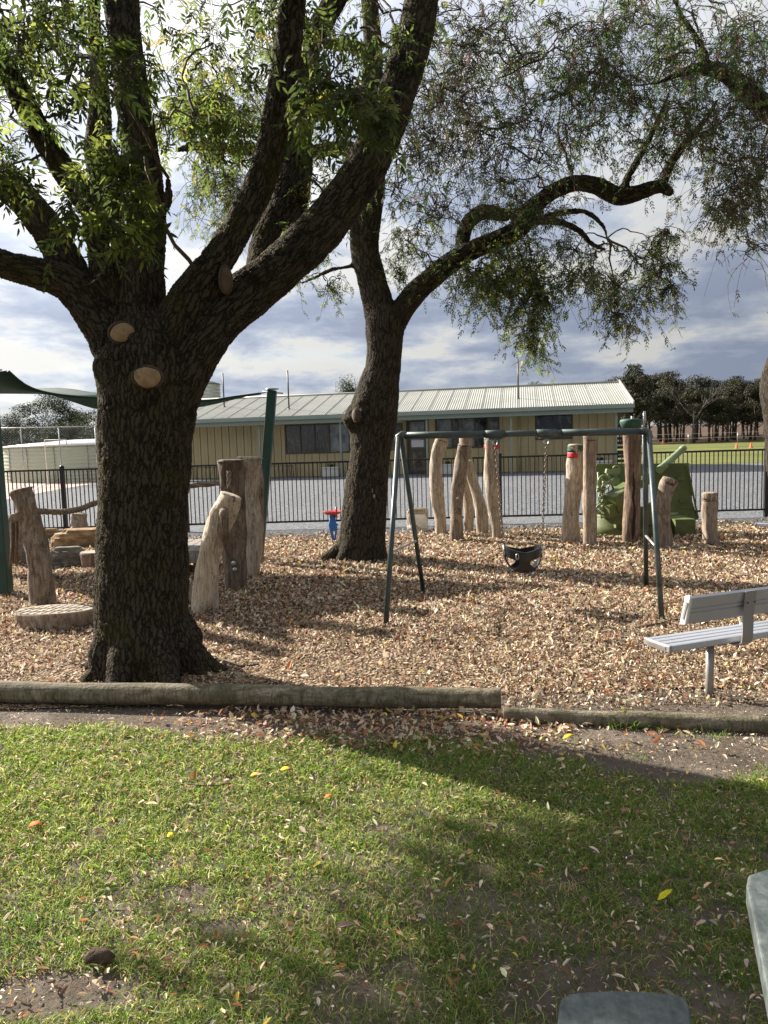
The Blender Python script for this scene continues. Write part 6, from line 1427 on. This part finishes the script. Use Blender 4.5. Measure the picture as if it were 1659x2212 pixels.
# ---- lawn
def bare_mask(x, y):
    "1 = full grass, 0 = bare earth"
    e = edge_y(x); n_ = fbm(x * 2.6, y * 2.6, 21, 4); g_ = np.ones_like(x)
    g_ *= np.clip((e - .42 - np.where(x > .55, .12, 0) - y + (n_ - .5) * .35) * 7, 0, 1)
    for (u, v, ru, rv, s_) in ((1480, 1655, 280, 48, 1), (90, 2150, 260, 52, 1), (1200, 2130, 130, 70, .85), (1560, 2170, 80, 60, .7), (560, 1960, 280, 60, .5), (760, 2140, 200, 60, .5), (1500, 1990, 90, 40, .4), (330, 1600, 500, 14, .6)):
        a = G(u - ru, v); b = G(u + ru, v); c = G(u, v - rv); d = G(u, v + rv); cx, cy = (a.x + b.x) / 2, (c.y + d.y) / 2; rx, ry = (b.x - a.x) / 2, (c.y - d.y) / 2
        q = np.hypot((x - cx) / rx, (y - cy) / ry) + (n_ - .5) * 1.3; g_ *= 1 - s_ * np.clip((1.05 - q) * 3, 0, 1)
    return g_
n = 540000; y = 1.25 + (5.3 - 1.25) * rg.uniform(0, 1, n) ** .75; x = rg.uniform(-1, 1, n) * (y * .56 + 1.5)
m = bare_mask(x, y); tuft = fbm(x * 9, y * 9, 31, 3); k = rg.uniform(0, 1, n) < m * np.clip(.34 + 1.6 * (tuft - .30), .12, 1); x, y, tuft, m = x[k], y[k], tuft[k], m[k]; n = len(x)
long_ = fbm(x * 1.4, y * 1.4, 41, 3); H = (.014 + .030 * rg.uniform(0, 1, n) ** 1.5) * (.65 + .9 * long_); H *= np.where((x < G(300, 2000).x) & (y < 2.05) & (y > 1.72), 1.5, 1)
a = rg.uniform(0, 6.28, n); lean = rg.uniform(.25, 1.3, n); d = unit(np.stack([np.cos(a) * lean, np.sin(a) * lean, np.ones(n)], 1)); s_ = np.cross(d, np.stack([rg.normal(0, 1, n), rg.normal(0, 1, n), rg.normal(0, .3, n)], 1)); s_ = unit(s_)
p = np.stack([x, y, np.full(n, -.006)], 1); L = (H * 1.35)[:, None]; w = rg.uniform(.0011, .0024, n)[:, None] * np.clip(y / 2.6, .8, 1.5)[:, None]
mid = p + d * L * .55; bend = unit(d + np.stack([np.cos(a), np.sin(a), -rg.uniform(.2, 1.3, n)], 1) * .8); tip = mid + bend * L * .5
V = np.stack([p - s_ * w, p + s_ * w, mid + s_ * w * .8, mid - s_ * w * .8, tip], 1).reshape(-1, 3)
GC = ([(.105, .175, .030), (.15, .225, .036), (.072, .125, .026), (.205, .235, .055), (.38, .33, .18), (.26, .25, .09)], [4, 3, 2.4, 1.6, 1.6, 1.6]); C = pick(rg, *GC, n, .22); C *= (.97 + .38 * fbm(x * 1.1, y * 1.1, 51, 3))[:, None]
i = np.arange(n)[:, None] * 5; F4 = i + np.array([[0, 1, 2, 3]]); F3 = i + np.array([[3, 2, 4, 4]])
# tips as degenerate-free triangles: build the mesh with triangles only
T = np.concatenate([i + np.array([[0, 1, 2]]), i + np.array([[0, 2, 3]]), i + np.array([[3, 2, 4]])])
o = link('lawn_grass', fast_mesh('lawn_grass', V, T, np.repeat(C, 5, 0)), MAT['grass']); meta(o, 'short patchy green lawn in front of the edging logs', 'grass', kind='stuff')
# taller tufts beside the right log and elsewhere
def tufts(spec, nm, lab):
    Vs = []; Cs = []
    for (u, v, n_, h, r_) in spec:
        g = G(u, v); aa = rg.uniform(0, 6.28, n_); q = rg.uniform(0, r_, n_); p = np.stack([g.x + np.cos(aa) * q * 2, g.y + np.sin(aa) * q, np.zeros(n_)], 1); dd = unit(np.stack([np.cos(aa) * .5, np.sin(aa) * .3, np.ones(n_)], 1) + rg.normal(0, .2, (n_, 3)))
        s2 = unit(np.cross(dd, rg.normal(0, 1, (n_, 3)))) * .0022; L = h * rg.uniform(.5, 1.1, (n_, 1)); md = p + dd * L * .6; tp_ = md + unit(dd + np.array([0, 0, -.5]) + rg.normal(0, .4, (n_, 3))) * L * .4
        Vs.append(np.stack([p - s2, p + s2, md + s2 * .8, md - s2 * .8, tp_], 1).reshape(-1, 3)); Cs.append(np.repeat(pick(rg, [(.08, .16, .03), (.12, .2, .04)], [1, 1], n_), 5, 0))
    V = np.concatenate(Vs); i = np.arange(len(V) // 5)[:, None] * 5; T = np.concatenate([i + np.array([[0, 1, 2]]), i + np.array([[0, 2, 3]]), i + np.array([[3, 2, 4]])])
    meta(link(nm, fast_mesh(nm, V, T, np.concatenate(Cs)), MAT['grass']), lab, 'grass', kind='stuff')
tufts([(1340, 1572, 46, .09, .05), (1375, 1576, 26, .07, .05), (1420, 1578, 24, .06, .05), (1545, 1590, 30, .06, .06), (1170, 1562, 14, .04, .05), (820, 1565, 10, .05, .03), (1470, 1590, 16, .05, .05), (1385, 1640, 22, .04, .05), (1250, 1605, 22, .04, .06), (1480, 1885, 60, .06, .05), (1400, 1900, 30, .06, .04), (60, 2000, 120, .055, .12), (30, 2050, 120, .05, .1), (120, 1990, 80, .05, .1), (1545, 1790, 50, .06, .06), (1610, 2030, 60, .06, .05), (1560, 2110, 80, .05, .08), (1500, 2010, 40, .05, .05), (1230, 2060, 40, .05, .05), (660, 1700, 30, .04, .1)], 'grass_tufts', 'longer green grass tufts along the right log and lawn edge')
# leaves on the lawn
def lawn_leaf_mask(x, y): return np.clip((.35 + (y < 2.6) * .35 + .9 * (fbm(x * 1.6, y * 1.6, 61, 3) - .45)), .05, 1) * (y < edge_y(x) - .3) * (1 + .0 * x)
parts = [scatter(13000, 1.3, 5.0, .022, (.25, .45), .5, LP, mask=lawn_leaf_mask, z=.012, six=True, curl=.18), scatter(1500, 1.3, 5.0, .034, (.25, .36), .45, LP, mask=lawn_leaf_mask, z=.016, six=True, curl=.16), scatter(40000, 1.3, 5.0, .011, (.2, .5), .6, CH, mask=lambda x, y: .3 + .6 * (1 - bare_mask(x, y)), z=.004)]
V, F, C = merge(parts); meta(link('lawn_leaves', fast_mesh('lawn_leaves', V, F, C), MAT['litter']), 'small pale and russet leaves fallen over the lawn', 'fallen leaves', kind='stuff')
# distinct single leaves
def one_leaf(u, v, L, wd, col, ang, lab, z=.02, pitch=.25):
    g = G(u, v, z); d = np.array([[math.cos(ang), math.sin(ang), pitch]]); V, F, C = leaf_geo(np.array([[g.x, g.y, z]]), d, np.array([[.1, -.35, 1.]]), L, wd, np.array([col]), .12, True)
    me = fast_mesh('fallen_leaf', V, F, C); o = link('fallen_leaf', me, MAT['litter'], None, g); meta(o, lab, 'leaf', 'single bright leaves on the lawn'); m = o.modifiers.new('s', 'SOLIDIFY'); m.thickness = .0006
one_leaf(1420, 1945, .085, .022, (.72, .66, .03), .5, 'bright yellow leaf on the shaded lawn between the table slabs')
one_leaf(540, 1676, .055, .022, (.75, .48, .04), .15, 'yellow-orange leaf lying on the sunny lawn below the edging log, left one of two')
one_leaf(605, 1663, .06, .028, (.75, .52, .03), -.1, 'golden leaf on the sunny lawn below the edging log, right one of two')
one_leaf(60, 1785, .07, .03, (.55, .17, .04), .1, 'russet orange leaf on the lawn near the left edge')
one_leaf(700, 1723, .045, .022, (.62, .22, .06), .2, 'small orange leaf beside the start of the trunk shadow on the lawn')
one_leaf(1215, 1596, .08, .025, (.72, .58, .06), .35, 'curved yellow leaf on bare earth below the right log')
one_leaf(1360, 1552, .09, .028, (.55, .52, .12), 2.2, 'upright yellow-green leaf in grass against the right log', z=.05, pitch=1.0)
one_leaf(1455, 1570, .08, .03, (.50, .13, .03), .1, 'rusty red leaf lying beside the right edging log')
one_leaf(360, 1806, .035, .03, (.75, .62, .03), .1, 'small bright yellow leaf on the middle of the sunny lawn')
# fallen twigs on the bark
def stick(pts, r, lab):
    q = [G(u, v) + Vector((0, 0, z)) for u, v, z in pts]; mb = MB(); mb.tube(q, [r, r * .9, r * .6][:len(q)] if len(q) == 3 else r, 6, rough=.1); meta(mb.obj('fallen_stick', MAT['twig'], None, q[0]), lab, 'stick', 'fallen sticks on the bark bed')
stick([(1340, 1368, .02), (1420, 1355, .03), (1480, 1345, .05)], .012, 'long dark stick lying under the aluminium bench seat')
stick([(1395, 1190, .02), (1365, 1165, .12), (1352, 1150, .16)], .008, 'thin pale stick leaning at the foot of the swing back leg')
stick([(840, 1385, .02), (900, 1393, .03), (960, 1385, .02)], .008, 'thin stick on the bark in front of the left swing leg')
stick([(470, 1425, .02), (520, 1445, .02), (560, 1440, .02)], .010, 'pale stick on the bark beside the big trunk foot')
stick([(400, 1700, .02), (450, 1706, .02), (500, 1700, .02)], .004, 'thin straw lying on the sunny lawn')
stick([(640, 1395, .01), (700, 1400, .02), (760, 1392, .02)], .007, 'dark twig in the bark midway between the trunk and the swing')
scene.cycles.max_bounces = 6; scene.cycles.transparent_max_bounces = 4
